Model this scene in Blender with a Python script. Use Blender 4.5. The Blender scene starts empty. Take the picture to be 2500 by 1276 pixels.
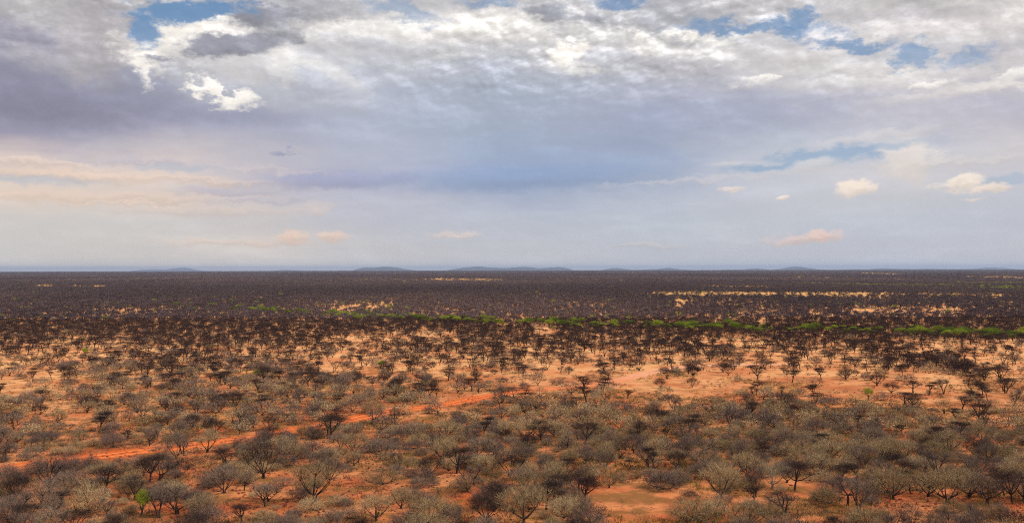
import bpy, math, random
import numpy as np
from mathutils import Vector, Matrix

# ------------------------------------------------------------------ camera, world, sun, exposure
SC = bpy.context.scene
COL = SC.collection
F = 2430.6                 # focal length in pixels of a 2500 px wide frame (35 mm lens)
CAM_H = 28.0
LEVEL = 655.0              # row of the true level line
ROLL = 0.0020
R = math.radians

cam_d = bpy.data.cameras.new('camera')
cam_d.lens = 35.0
cam_d.sensor_width = 36.0
cam_d.clip_start = 0.5
cam_d.clip_end = 200000.0
cam = bpy.data.objects.new('camera', cam_d)
COL.objects.link(cam)
pitch = math.atan((LEVEL - 638.0) / F)
cam.matrix_world = (Matrix.Translation((0, 0, CAM_H)) @ Matrix.Rotation(math.pi / 2 + pitch, 4, 'X')
                    @ Matrix.Rotation(-ROLL, 4, 'Z'))
SC.camera = cam
SC.view_settings.view_transform = 'Standard'
SC.view_settings.look = 'None'
SC.view_settings.exposure = 0.0
SC.view_settings.gamma = 1.0
SC.cycles.use_denoising = False
SC.cycles.filter_width = 1.1
SC.cycles.volume_bounces = 0
SC.cycles.max_bounces = 5
SC.cycles.diffuse_bounces = 2
SC.cycles.transparent_max_bounces = 4

SUN_EL, SUN_AZ = R(48), R(98)     # azimuth clockwise from the viewing direction (+Y)
sun_d = bpy.data.lights.new('sun', 'SUN')
sun_d.energy = 3.7
sun_d.angle = R(4.0)
sun_d.color = (1.0, 0.93, 0.82)
sun = bpy.data.objects.new('sun', sun_d)
COL.objects.link(sun)
sdir = Vector((math.sin(SUN_AZ) * math.cos(SUN_EL), math.cos(SUN_AZ) * math.cos(SUN_EL), math.sin(SUN_EL)))
sun.rotation_euler = sdir.to_track_quat('Z', 'Y').to_euler()


def lin(c):
    return [((v / 255.0) / 12.92 if v / 255.0 <= 0.04045 else ((v / 255.0 + 0.055) / 1.055) ** 2.4) for v in c]


class NT:
    """small helper to write node trees"""
    def __init__(self, tree):
        self.t = tree
        self.n = tree.nodes
        self.l = tree.links

    def new(self, typ, **kw):
        nd = self.n.new(typ)
        for k, v in kw.items():
            setattr(nd, k, v)
        return nd

    def set(self, sock, v):
        if isinstance(v, bpy.types.NodeSocket):
            self.l.new(v, sock)
        else:
            sock.default_value = v

    def math(self, op, a, b=0.0, c=None, clamp=False):
        nd = self.new('ShaderNodeMath', operation=op, use_clamp=clamp)
        self.set(nd.inputs[0], a)
        self.set(nd.inputs[1], b)
        if c is not None:
            self.set(nd.inputs[2], c)
        return nd.outputs[0]

    def vec(self, op, a, b=None, out=0):
        nd = self.new('ShaderNodeVectorMath', operation=op)
        self.set(nd.inputs[0], a)
        if b is not None:
            self.set(nd.inputs[3 if op == 'SCALE' else 1], b)
        return nd.outputs[out]

    def comb(self, x, y, z=0.0):
        nd = self.new('ShaderNodeCombineXYZ')
        self.set(nd.inputs[0], x); self.set(nd.inputs[1], y); self.set(nd.inputs[2], z)
        return nd.outputs[0]

    def sep(self, v):
        nd = self.new('ShaderNodeSeparateXYZ')
        self.set(nd.inputs[0], v)
        return nd.outputs

    def noise(self, v, scale, detail=6.0, rough=0.5, lac=2.0, dist=0.0, color=False):
        nd = self.new('ShaderNodeTexNoise')
        self.set(nd.inputs['Vector'], v)
        nd.inputs['Scale'].default_value = scale
        nd.inputs['Detail'].default_value = detail
        nd.inputs['Roughness'].default_value = rough
        nd.inputs['Lacunarity'].default_value = lac
        nd.inputs['Distortion'].default_value = dist
        return nd.outputs[1 if color else 0]

    def smooth(self, v, a, b, lo=0.0, hi=1.0, kind='SMOOTHSTEP'):
        nd = self.new('ShaderNodeMapRange', interpolation_type=kind)
        self.set(nd.inputs[0], v)
        self.set(nd.inputs[1], a); self.set(nd.inputs[2], b)
        self.set(nd.inputs[3], lo); self.set(nd.inputs[4], hi)
        return nd.outputs[0]

    def mix(self, f, a, b, blend='MIX'):
        nd = self.new('ShaderNodeMix', data_type='RGBA', blend_type=blend)
        self.set(nd.inputs[0], f)
        for s, v in ((nd.inputs[6], a), (nd.inputs[7], b)):
            if isinstance(v, (list, tuple)) and len(v) == 3:
                v = (*v, 1.0)
            self.set(s, v)
        return nd.outputs[2]

    def ramp(self, f, stops, interp='LINEAR'):
        nd = self.new('ShaderNodeValToRGB')
        cr = nd.color_ramp
        cr.interpolation = interp
        while len(cr.elements) < len(stops):
            cr.elements.new(0.5)
        for e, (p, c) in zip(cr.elements, stops):
            e.position = p
            e.color = (*c, 1.0)
        self.set(nd.inputs[0], f)
        return nd.outputs[0]


def sky_xy(px, py):
    """direction of a sky feature: azimuth and height above the level line, both in units of 100 px of arc"""
    dx = (px - 1250.0)
    py = py - (1250 - px) * ROLL
    return math.atan(dx / F) * F / 100.0, (LEVEL - py) / math.sqrt(1 + (dx / F) ** 2) / 100.0


def new_group(name, ins, outs):
    g = bpy.data.node_groups.new(name, 'ShaderNodeTree')
    for n, typ in ins:
        g.interface.new_socket(n, in_out='INPUT', socket_type='NodeSocket' + typ)
    for n, typ in outs:
        g.interface.new_socket(n, in_out='OUTPUT', socket_type='NodeSocket' + typ)
    t = NT(g)
    return t, t.new('NodeGroupInput').outputs, t.new('NodeGroupOutput').inputs


MASK_INS = [('Wait', 'Vector'), ('Tiny', 'Float'), ('P', 'Vector'), ('Warp', 'Vector'), ('Fine', 'Vector'), ('Centre', 'Vector'),
            ('Inverse radius', 'Vector'), ('Turn', 'Float'), ('Warp size', 'Vector'), ('Fine size', 'Vector'),
            ('Edge', 'Float'), ('Outer', 'Float'), ('Inner', 'Float'), ('Alpha', 'Float')]


def cloud_mask_group():
    """where one cloud (or one gap) is: a ragged oval on the dome"""
    t, i, o = new_group('cloud_mask', MASK_INS, [('Mask', 'Float'), ('Height', 'Float')])
    w = t.vec('SCALE', i['Wait'], i['Tiny'])
    v = t.vec('ADD', i['P'], t.vec('MULTIPLY', t.vec('ADD', i['Warp'], w), i['Warp size']))
    fi = t.vec('ADD', i['Fine'], w)
    v = t.vec('ADD', v, t.vec('MULTIPLY', fi, i['Fine size']))
    v = t.vec('SUBTRACT', v, i['Centre'])
    rn = t.new('ShaderNodeVectorRotate', rotation_type='Z_AXIS')
    t.l.new(v, rn.inputs['Vector'])
    t.l.new(i['Turn'], rn.inputs['Angle'])
    v = t.vec('MULTIPLY', rn.outputs[0], i['Inverse radius'])
    t.l.new(t.vec('DOT_PRODUCT', v, (0, 1, 0), out=1), o['Height'])
    d = t.vec('LENGTH', v, out=1)
    d = t.math('ADD', d, t.math('MULTIPLY', t.vec('DOT_PRODUCT', fi, (0, 0, 1), out=1), i['Edge']))
    nd = t.new('ShaderNodeMapRange', interpolation_type='SMOOTHSTEP')
    t.set(nd.inputs[0], d); t.set(nd.inputs[1], i['Outer']); t.set(nd.inputs[2], i['Inner'])
    nd.inputs[3].default_value = 0.0
    t.set(nd.inputs[4], i['Alpha'])
    t.l.new(nd.outputs[0], o['Mask'])
    return t.t


def cloud_paint_group(mask):
    t, i, o = new_group('cloud', MASK_INS + [('Under', 'Color'), ('Shade', 'Float'), ('Tone', 'Vector')],
                        [('Result', 'Color'), ('Mask', 'Float')])
    g = t.new('ShaderNodeGroup', node_tree=mask)
    for n, _ in MASK_INS:
        t.l.new(i[n], g.inputs[n])
    m = g.outputs[0]
    lit = t.smooth(g.outputs[1], -0.9, 0.5, -0.17, 0.02)
    sh = t.math('ADD', t.math('MULTIPLY', i['Shade'], 0.8), lit)
    c = t.vec('SCALE', i['Tone'], t.math('ADD', 0.2, sh))
    t.l.new(t.mix(m, i['Under'], c), o['Result'])
    t.l.new(m, o['Mask'])
    return t.t


def build_world():
    w = bpy.data.worlds.new('World')
    SC.world = w
    w.use_nodes = True
    t = NT(w.node_tree)
    t.n.clear()
    out = t.new('ShaderNodeOutputWorld')
    sky = t.new('ShaderNodeTexSky', sky_type='NISHITA', sun_disc=False)
    sky.sun_elevation = SUN_EL
    sky.sun_rotation = SUN_AZ
    sky.altitude = 1600.0
    sky.air_density = 1.0
    sky.dust_density = 0.3
    tc = t.new('ShaderNodeTexCoord')
    D = tc.outputs['Generated']
    x, y, z = t.sep(D)
    az = t.math('ARCTAN2', x, y)
    hor = t.math('SQRT', t.math('ADD', t.math('MULTIPLY', x, x), t.math('MULTIPLY', y, y)))
    X = t.math('MULTIPLY', az, F / 100.0)
    Y = t.math('MULTIPLY', t.math('DIVIDE', z, t.math('MAXIMUM', hor, 0.001)), F / 100.0)
    Y = t.math('MAXIMUM', Y, -0.3)
    # noise domain: the direction itself, stretched so clouds flatten towards the horizon
    zz = t.math('MULTIPLY', z, 1.9)
    N3 = t.comb(x, y, zz)
    NS = t.comb(x, y, t.math('MULTIPLY', z, 6.5))
    warp = t.vec('SUBTRACT', t.noise(N3, 7.0, 6, 0.55, color=True), (0.5, 0.5, 0.5))
    warps = t.vec('SUBTRACT', t.noise(NS, 9.0, 5, 0.55, color=True), (0.5, 0.5, 0.5))
    fine = t.vec('SUBTRACT', t.noise(N3, 40.0, 7, 0.66, color=True), (0.5, 0.5, 0.5))
    fv = t.sep(fine)
    P = t.comb(X, Y, 0.0)
    lowfac = t.smooth(Y, 0.0, 3.2, 0.0, 1.0)
    # base map warp: strong high up, weak near the horizon
    wsum = t.vec('MULTIPLY', warp, (2.6, 1.7, 0.0))
    wsum = t.vec('SCALE', wsum, t.math('ADD', 0.25, t.math('MULTIPLY', lowfac, 0.75)))
    wsum = t.vec('ADD', wsum, t.vec('MULTIPLY', warps, (2.4, 0.55, 0.0)))
    PB = t.vec('ADD', P, wsum)
    bx, by, _ = t.sep(PB)
    rows = [655, 600, 540, 480, 420, 360, 300, 240, 180, 120, 60, 0]
    cols = SKY_COLS
    YM = 6.6
    acc = None
    prev = None
    for px, cc in cols:
        stops = [(max(0.0, min(1.0, sky_xy(px, r)[1] / YM)), lin(c)) for r, c in zip(rows, cc[::-1])]
        byc = t.math('DIVIDE', by, YM)
        if acc is not None:
            byc = t.math('ADD', byc, t.math('MULTIPLY', acc, 1e-6))
        cr = t.ramp(byc, stops, 'LINEAR')
        if acc is None:
            acc = cr
        else:
            acc = t.mix(t.smooth(bx, sky_xy(prev, 300)[0], sky_xy(px, 300)[0]), acc, cr)
        prev = px
    # cloud body texture: billows seen as light and dark relief (light comes from above and the right)
    n1 = t.noise(N3, 10.0, 8, 0.60, dist=0.3)
    n1b = t.noise(t.vec('ADD', N3, (0.008, 0.0, 0.022)), 10.0, 8, 0.60, dist=0.3)
    rel = t.math('SUBTRACT', n1, n1b)
    n2 = t.noise(NS, 6.0, 7, 0.58)
    n3 = t.noise(N3, 26.0, 5, 0.66)
    amp = t.smooth(Y, 2.4, 6.2, 0.10, 1.0)
    shade = t.math('MULTIPLY', rel, t.math('MULTIPLY', amp, 1.7))
    shade = t.math('ADD', shade, t.math('MULTIPLY', t.math('SUBTRACT', n1, 0.5), t.math('MULTIPLY', amp, 0.6)))
    shade = t.math('ADD', shade, t.math('MULTIPLY', t.math('SUBTRACT', n2, 0.5), 0.40))
    n3b = t.noise(t.vec('ADD', N3, (0.004, 0.0, 0.009)), 26.0, 5, 0.66)
    shade = t.math('ADD', shade, t.math('MULTIPLY', t.math('SUBTRACT', n3, n3b), t.math('MULTIPLY', amp, 1.3)))
    shade = t.math('ADD', shade, t.math('MULTIPLY', t.math('SUBTRACT', n3, 0.5), t.math('MULTIPLY', amp, 0.3)))
    # rounded billows of the heaped clouds
    NB_ = t.vec('ADD', N3, t.vec('SCALE', fine, 0.010))
    vo = []
    for off in ((0, 0, 0), (0.003, 0.0, 0.007)):
        nd = t.new('ShaderNodeTexVoronoi', feature='F1')
        t.l.new(t.vec('ADD', NB_, off), nd.inputs['Vector'])
        nd.inputs['Scale'].default_value = 24.0
        nd.inputs['Detail'].default_value = 3.0
        nd.inputs['Roughness'].default_value = 0.55
        vo.append(nd.outputs['Distance'])
    bam = t.math('MULTIPLY', t.smooth(Y, 3.4, 5.4, 0.0, 1.0), t.smooth(t.noise(N3, 4.5, 2, 0.5), 0.38, 0.6, 0.25, 1.1))
    shade = t.math('ADD', shade, t.math('MULTIPLY', t.math('SUBTRACT', vo[1], vo[0]), t.math('MULTIPLY', bam, 1.25)))
    shade = t.math('ADD', shade, t.math('MULTIPLY', t.math('SUBTRACT', 0.42, vo[0]), t.math('MULTIPLY', bam, 0.22)))
    shade = t.math('ADD', shade, t.math('MULTIPLY', bam, 0.05))
    shade = t.math('ADD', t.math('MAXIMUM', shade, t.math('MULTIPLY', shade, 0.45)), t.smooth(Y, 0.5, 3.0, 1.01, 1.09))
    acc = t.vec('SCALE', acc, shade)
    # lit heads and grey undersides through the upper deck
    head = t.math('MULTIPLY', t.smooth(n1, 0.50, 0.62), t.smooth(vo[0], 0.50, 0.22))
    acc = t.mix(t.math('MULTIPLY', t.math('MULTIPLY', head, bam), 0.85), acc, lin((250, 246, 241)))
    acc = t.mix(t.math('MULTIPLY', t.math('MULTIPLY', t.smooth(n1, 0.48, 0.36), bam), 0.42), acc, lin((172, 172, 182)))
    hsv = t.new('ShaderNodeHueSaturation')
    hsv.inputs['Saturation'].default_value = 0.86
    t.l.new(acc, hsv.inputs['Color'])
    acc = hsv.outputs[0]
    blue = t.vec('SCALE', sky.outputs[0], 0.085)
    blue = t.mix(0.42, blue, lin((112, 160, 208)))
    base = acc

    def background(col):
        nd = t.new('ShaderNodeBackground')
        t.l.new(col, nd.inputs[0])
        return nd.outputs[0]

    def switch(fac, s0, s1):
        nd = t.new('ShaderNodeMixShader')
        t.l.new(fac, nd.inputs[0]); t.l.new(s0, nd.inputs[1]); t.l.new(s1, nd.inputs[2])
        return nd.outputs[0]

    MASK = cloud_mask_group()
    PAINT = cloud_paint_group(MASK)

    def leaf(feats, nr):
        acc, cover = base, None
        for f in feats:
            cx, cy, rx, ry, rot, colr, alpha, soft, rag = f[:9]
            fx, fy = sky_xy(cx, cy)
            k = min(rx, ry) / 100.0
            big = min(1.0, max(0.0, (k - 0.08) / 0.3))
            wa, fa = (0.25 + 1.2 * big) * rag, (1.15 + 0.6 * big) * rag
            gap = colr == 'gap'
            nd = t.new('ShaderNodeGroup', node_tree=MASK if gap else PAINT)
            ins = nd.inputs
            # each feature waits for the one before (keeps the shader's stack small)
            t.set(ins['Wait'], cover if gap and cover is not None else acc)
            ins['Tiny'].default_value = 1e-6 + 1e-8 * nr
            t.set(ins['P'], P); t.set(ins['Warp'], warp); t.set(ins['Fine'], fine)
            ins['Centre'].default_value = (fx, fy, 0)
            ins['Inverse radius'].default_value = (100.0 / rx, 100.0 / ry, 0)
            ins['Turn'].default_value = -R(rot)
            ins['Warp size'].default_value = (wa, wa * 0.62, 0)
            ins['Fine size'].default_value = (fa, fa * 0.6, 0)
            ins['Edge'].default_value = 1.8 * rag
            ins['Outer'].default_value = 1.0 + soft
            ins['Inner'].default_value = max(0.0, 1.0 - soft)
            ins['Alpha'].default_value = alpha
            if gap:
                inv = t.math('SUBTRACT', 1.0, nd.outputs['Mask'])
                cover = inv if cover is None else t.math('MULTIPLY', cover, inv)
            else:
                t.set(ins['Under'], acc)
                t.set(ins['Shade'], shade)
                ins['Tone'].default_value = tuple(lin(colr))
                acc = nd.outputs['Result']
                if cover is not None and len(f) > 9:
                    cover = t.math('MAXIMUM', cover, nd.outputs['Mask'])
        if cover is not None:
            acc = t.mix(cover, blue, acc)
        return background(acc)

    def reach(f, x0, x1, y0, y1):
        fx, fy = sky_xy(f[0], f[1])
        m = 1.3 if min(f[2], f[3]) < 25 else 2.2
        ra, rb = f[2] / 100.0 * (1 + f[7]) + m, max(f[3], abs(math.sin(R(f[4]))) * f[2]) / 100.0 * (1 + f[7]) + m * 0.7
        return fx + ra > x0 and fx - ra < x1 and fy + rb > y0 and fy - rb < y1

    XS = [-99, -6.5, -2.0, 3.5, 7.5, 99]
    YS = [-99, 3.1, 99]
    strips = []
    for i in range(len(XS) - 1):
        cells = []
        for j in range(2):
            cells.append(leaf([f for f in SKY_FEATURES if reach(f, XS[i], XS[i + 1], YS[j], YS[j + 1])], i * 2 + j))
        strips.append(switch(t.math('GREATER_THAN', Y, YS[1]), cells[0], cells[1]))
    tot = strips[-1]
    for i in range(len(strips) - 2, -1, -1):
        tot = switch(t.math('GREATER_THAN', X, XS[i + 1]), strips[i], tot)
    # the rest of the dome: the same broken cloud deck, without the singled-out clouds
    rest_c = t.mix(t.smooth(t.noise(D, 3.0, 5, 0.55), 0.40, 0.62), lin((168, 168, 182)), lin((214, 209, 206)))
    rest_c = t.mix(t.smooth(z, 0.02, 0.3), lin((205, 200, 200)), rest_c)
    rest = background(rest_c)
    inside = t.math('MULTIPLY', t.math('MULTIPLY', t.math('LESS_THAN', t.math('ABSOLUTE', az), 0.75),
                                       t.math('LESS_THAN', z, 0.36)), t.math('GREATER_THAN', z, -0.02))
    tot = switch(inside, rest, tot)
    # below the horizon: dull earth light
    earth = background(t.comb(0.16, 0.10, 0.07))
    tot = switch(t.math('LESS_THAN', z, -0.02), tot, earth)
    t.l.new(tot, out.inputs[0])
    w.cycles.sampling_method = 'MANUAL'
    w.cycles.sample_map_resolution = 256


# broad tone of the cloud deck: one column of colours (top to horizon) for each bearing
SKY_COLS = [
    (0,    [(180,177,180),(158,156,168),(150,148,164),(144,143,160),(138,137,159),(150,146,168),(200,184,180),(218,198,184),(220,202,188),(208,202,196),(208,203,198),(212,204,196)]),
    (300,  [(194,191,191),(190,186,187),(176,172,180),(170,170,182),(158,158,177),(150,149,172),(188,180,186),(218,200,190),(217,202,190),(206,202,198),(208,202,196),(212,204,196)]),
    (600,  [(172,175,186),(205,201,200),(208,204,204),(190,191,199),(176,178,193),(158,161,184),(182,179,190),(194,187,194),(205,196,196),(204,198,197),(212,202,194),(212,205,199)]),
    (900,  [(200,200,204),(222,219,217),(204,203,206),(184,187,198),(170,176,194),(166,174,194),(172,177,196),(166,170,194),(182,183,198),(190,191,201),(200,197,198),(204,202,201)]),
    (1250, [(204,203,206),(220,216,214),(200,199,202),(178,183,197),(164,174,192),(158,169,189),(150,166,190),(144,161,194),(166,175,197),(184,189,202),(193,195,202),(200,199,202)]),
    (1600, [(196,195,199),(208,205,205),(214,209,207),(184,185,196),(168,172,191),(161,168,190),(152,167,193),(150,166,194),(176,183,199),(186,193,204),(190,194,203),(196,198,205)]),
    (1900, [(200,197,199),(200,199,204),(212,207,206),(200,198,202),(176,177,194),(168,172,191),(180,186,200),(188,191,203),(194,196,205),(192,197,206),(194,196,204),(195,198,206)]),
    (2200, [(204,199,198),(208,203,202),(198,199,206),(212,207,205),(196,192,199),(184,183,195),(192,194,204),(202,199,203),(197,197,203),(190,195,206),(192,195,206),(196,198,206)]),
    (2500, [(212,207,203),(208,203,202),(202,197,199),(202,197,199),(180,178,192),(190,186,195),(202,197,200),(198,195,202),(191,193,203),(189,193,203),(194,195,204),(197,198,206)]),
]
W1 = (252, 246, 238)
# cx, cy, rx, ry, rot, colour, alpha, softness, raggedness
SKY_FEATURES = [
    # openings to the blue
    (462, 28, 125, 25, 6, 'gap', 0.95, 0.4, 1.0),
    (352, 74, 30, 36, 10, 'gap', 0.9, 0.45, 0.8),
    (985, 34, 90, 20, -8, 'gap', 0.55, 0.6, 1.2),
    (1190, 4, 70, 10, 0, 'gap', 0.6, 0.6, 1.0),
    (1510, 6, 60, 12, 0, 'gap', 0.8, 0.5, 1.0),
    (1860, 60, 160, 18, -3, 'gap', 0.8, 0.6, 1.4),
    (1960, 36, 32, 22, 0, 'gap', 0.8, 0.5, 1.0),
    (2078, 104, 95, 12, -8, 'gap', 0.8, 0.6, 1.2),
    (2215, 140, 34, 34, 30, 'gap', 0.7, 0.5, 1.2),
    (2350, 150, 60, 30, 0, 'gap', 0.6, 0.6, 1.4),
    (2035, 376, 190, 15, 7, 'gap', 0.62, 0.6, 0.9),
    (1930, 405, 110, 9, 3, 'gap', 0.55, 0.5, 0.7),
    (2470, 440, 60, 10, 0, 'gap', 0.4, 0.6, 0.7),
    (60, 436, 150, 9, 0, 'gap', 0.35, 0.6, 0.7),
    (420, 408, 90, 9, 0, 'gap', 0.3, 0.6, 0.7),
    # left dark bank
    (80, 225, 250, 58, -3, (139, 138, 158), 0.85, 0.6, 0.5),
    (60, 92, 115, 26, -8, (150, 148, 162), 0.8, 0.5, 0.8), (140, 35, 190, 34, 0, (190, 186, 187), 0.6, 0.7, 0.8),
    (180, 150, 150, 22, -5, (176, 173, 180), 0.7, 0.6, 0.8),
    (250, 90, 85, 100, 0, (182, 177, 181), 0.75, 0.35, 0.7),
    # the lit heap between the bank and the grey puffs
    (450, 92, 125, 44, 12, W1, 0.95, 0.5, 0.8),
    (660, 200, 210, 62, -6, (192, 194, 203), 0.85, 0.7, 0.6),
    (620, 160, 110, 38, 0, (215, 211, 210), 0.8, 0.6, 0.8),
    (350, 135, 40, 30, 0, W1, 0.8, 0.6, 0.9),
    (370, 215, 78, 40, -12, (152, 154, 172), 0.8, 0.45, 0.6),
    (500, 270, 200, 20, -4, (150, 151, 174), 0.45, 0.7, 0.6),
    (505, 218, 58, 15, -34, W1, 0.95, 0.7, 1.9), (470, 205, 22, 10, -20, W1, 0.8, 0.7, 1.5), (560, 245, 40, 10, -20, W1, 0.85, 0.7, 1.6),
    (596, 246, 34, 12, 0, W1, 0.85, 0.7, 1.2),
    (400, 72, 34, 15, 0, W1, 0.9, 0.5, 1.0), (455, 56, 40, 13, 0, W1, 0.9, 0.5, 1.0), (510, 52, 36, 12, 0, W1, 0.9, 0.5, 1.0),
    (345, 170, 14, 40, 0, W1, 0.8, 0.6, 1.0),
    (565, 108, 112, 27, 5, (156, 157, 168), 1.0, 0.3, 0.75),
    (382, 139, 34, 8, 0, (150, 150, 162), 0.85, 0.4, 0.8),
    (662, 48, 112, 32, -4, (152, 153, 163), 1.0, 0.28, 0.7),
    (700, 88, 40, 20, -20, (152, 153, 163), 1.0, 0.35, 0.8),
    (800, 30, 100, 26, -6, (168, 168, 175), 0.8, 0.5, 0.9),
    (755, 178, 105, 34, -18, (240, 237, 232), 0.75, 0.5, 0.5),
    (760, 205, 110, 36, -18, (188, 191, 202), 0.9, 0.5, 0.4),
    (690, 165, 26, 40, 30, (238, 234, 230), 0.6, 0.6, 0.9),
    (1010, 78, 260, 34, 2, (240, 235, 229), 0.75, 0.7, 0.9),
    (1190, 45, 160, 26, 4, (238, 233, 228), 0.6, 0.7, 1.0),
    # right of centre: small dark flecks and bright heads
    (1340, 30, 62, 18, -6, (160, 163, 174), 0.85, 0.4, 0.9),
    (1440, 44, 45, 13, 0, (168, 170, 180), 0.8, 0.5, 0.9),
    (1640, 30, 60, 20, 0, (178, 178, 186), 0.7, 0.6, 0.8),
    (1480, 140, 80, 34, 0, (196, 197, 205), 0.8, 0.6, 0.8), (1700, 150, 190, 26, 0, (200, 198, 204), 0.7, 0.7, 0.8),
    (1380, 124, 34, 24, 0, W1, 1.0, 0.45, 1.0), (1418, 106, 26, 13, 0, W1, 0.95, 0.5, 1.1), (1400, 158, 44, 20, 0, (244, 241, 237), 0.8, 0.6, 1.1),
    (1568, 80, 26, 15, 0, W1, 0.95, 0.45, 1.0), (1600, 106, 42, 20, 0, (240, 236, 232), 0.8, 0.6, 1.0), (1650, 74, 26, 13, 0, W1, 0.95, 0.45, 1.0),
    (1704, 88, 32, 14, 0, W1, 0.95, 0.5, 1.0), (1762, 94, 30, 13, 0, (250, 246, 240), 0.9, 0.5, 1.0), (1802, 82, 26, 9, 0, W1, 0.95, 0.45, 1.0),
    (1838, 80, 24, 9, 0, W1, 0.95, 0.45, 1.0), (1715, 128, 70, 15, 0, (236, 232, 229), 0.8, 0.6, 1.0), (1880, 132, 170, 26, -4, (212, 208, 208), 0.7, 0.7, 0.7),
    (2100, 168, 150, 14, -2, (222, 217, 214), 0.6, 0.7, 0.9), (2420, 118, 70, 14, 0, (190, 188, 196), 0.7, 0.6, 0.9),
    (1300, 88, 60, 12, 0, (236, 232, 229), 0.6, 0.6, 1.2), (1060, 128, 120, 10, -3, (222, 220, 220), 0.5, 0.7, 1.1),
    (1530, 50, 60, 10, 0, (184, 185, 194), 0.6, 0.6, 1.1), (2160, 190, 60, 8, 0, (236, 231, 226), 0.7, 0.6, 1.1),
    (2090, 232, 150, 8, 2, (196, 194, 203), 0.6, 0.7, 0.8), (2380, 60, 120, 12, 4, (228, 222, 219), 0.6, 0.7, 1.1),
    (2250, 30, 140, 12, -3, (190, 187, 193), 0.6, 0.7, 1.0), (2430, 210, 80, 9, 6, (238, 232, 226), 0.7, 0.6, 1.1),
    (860, 68, 60, 14, 0, (238, 235, 231), 0.7, 0.6, 1.1), (900, 110, 110, 12, -6, (190, 190, 198), 0.6, 0.7, 0.9),
    (1230, 60, 60, 16, 0, (240, 236, 230), 0.7, 0.6, 1.1), (1120, 78, 60, 18, 0, (242, 238, 232), 0.75, 0.6, 1.1), (980, 66, 50, 14, 0, (246, 242, 236), 0.8, 0.6, 1.1),
    (1850, 194, 44, 11, 6, (250, 245, 238), 0.9, 0.6, 1.2), (1885, 188, 22, 8, 0, W1, 0.9, 0.6, 1.2),
    (2040, 206, 190, 16, -2, (222, 217, 214), 0.7, 0.7, 0.7),
    (1700, 238, 220, 10, -2, (192, 194, 206), 0.7, 0.8, 0.5),
    (2270, 205, 42, 9, 0, (248, 243, 236), 0.85, 0.5, 0.9),
    (2330, 225, 120, 12, 4, (224, 218, 214), 0.7, 0.7, 0.8),
    (2480, 180, 40, 9, 12, (244, 240, 234), 0.8, 0.5, 0.8),
    (2250, 60, 230, 40, 3, (212, 207, 206), 0.5, 0.8, 0.9),
    # middle grey veil and low streaks
    (700, 373, 26, 8, 0, (158, 163, 186), 0.8, 0.6, 1.3),
    (800, 438, 190, 20, 2, (162, 166, 194), 0.75, 0.6, 0.5),
    (560, 468, 110, 9, 0, (186, 180, 194), 0.6, 0.6, 0.6),
    (1290, 435, 280, 30, 2, (143, 162, 194), 0.8, 0.65, 0.35),
    (1660, 290, 330, 70, 4, (160, 166, 190), 0.45, 0.8, 0.5),
    (230, 428, 300, 12, -1, (228, 204, 186), 0.75, 0.8, 0.7),
    (200, 478, 320, 12, 0, (228, 205, 188), 0.7, 0.8, 0.7),
    (500, 512, 190, 12, 0, (218, 202, 192), 0.65, 0.8, 0.7),
    (120, 398, 160, 6, -2, (226, 206, 192), 0.7, 0.7, 1.0), (330, 392, 120, 5, 2, (192, 186, 196), 0.6, 0.7, 1.0),
    (480, 440, 150, 6, -2, (222, 204, 194), 0.7, 0.7, 1.0), 
    (330, 497, 170, 5, -1, (230, 208, 192), 0.7, 0.7, 1.0), (640, 488, 120, 6, 0, (186, 184, 198), 0.5, 0.7, 1.0),
    (640, 415, 140, 6, -3, (206, 196, 200), 0.5, 0.7, 1.0),
    (1700, 440, 200, 6, 2, (208, 203, 206), 0.5, 0.7, 1.0), (2300, 395, 140, 8, 0, (214, 208, 207), 0.6, 0.7, 1.0),
    (780, 510, 34, 16, 0, (214, 200, 194), 0.6, 0.6, 0.8),
    (2215, 378, 56, 50, 0, (226, 217, 210), 0.85, 0.5, 0.9),
    (1990, 402, 62, 17, 10, (216, 212, 212), 0.85, 0.5, 0.4, 1),
    (1840, 400, 90, 7, 0, (212, 208, 210), 0.7, 0.6, 0.5, 1),
    (2140, 330, 120, 10, 6, (212, 208, 208), 0.6, 0.7, 0.6, 1),
    (2085, 458, 42, 17, 8, (240, 224, 210), 0.95, 0.4, 0.8, 1),
    (2345, 447, 48, 16, 0, (242, 228, 214), 0.95, 0.4, 0.8, 1),
    (2430, 460, 44, 9, 6, (238, 222, 208), 0.9, 0.45, 0.7, 1),
    (1790, 462, 26, 5, 0, (228, 214, 206), 0.8, 0.5, 0.6, 1),
    (1915, 482, 11, 5, 0, (238, 224, 212), 0.95, 0.4, 0.5, 1),
    (2370, 487, 22, 4, 0, (230, 216, 208), 0.7, 0.5, 0.6, 1),
    (718, 580, 38, 13, 14, (232, 206, 188), 0.9, 0.45, 0.8, 1),
    (815, 577, 34, 12, 0, (230, 206, 190), 0.85, 0.45, 0.8, 1),
    (570, 592, 140, 7, 0, (222, 203, 190), 0.7, 0.7, 0.7, 1),
    (1110, 571, 50, 7, 3, (220, 206, 198), 0.8, 0.6, 0.7, 1),
    (1960, 580, 76, 13, 4, (226, 206, 200), 0.85, 0.5, 0.7, 1),
    (2015, 573, 30, 11, 0, (234, 206, 194), 0.8, 0.5, 0.8, 1),
    (1580, 600, 90, 6, 0, (206, 201, 202), 0.6, 0.7, 0.6, 1),
]
build_world()

# ------------------------------------------------------------------ helpers
rng = np.random.default_rng(7)


def project(x, y, z=0.0):
    px = 1250 + F * x / y
    py = LEVEL + F * (CAM_H - z) / y + (1250 - px) * ROLL
    return px, py


def ground_at(px, py):
    """point of the plain seen at a place of the photograph"""
    e = py - (1250 - px) * ROLL - LEVEL
    y = F * CAM_H / e
    return (px - 1250) / F * y, y


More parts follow.
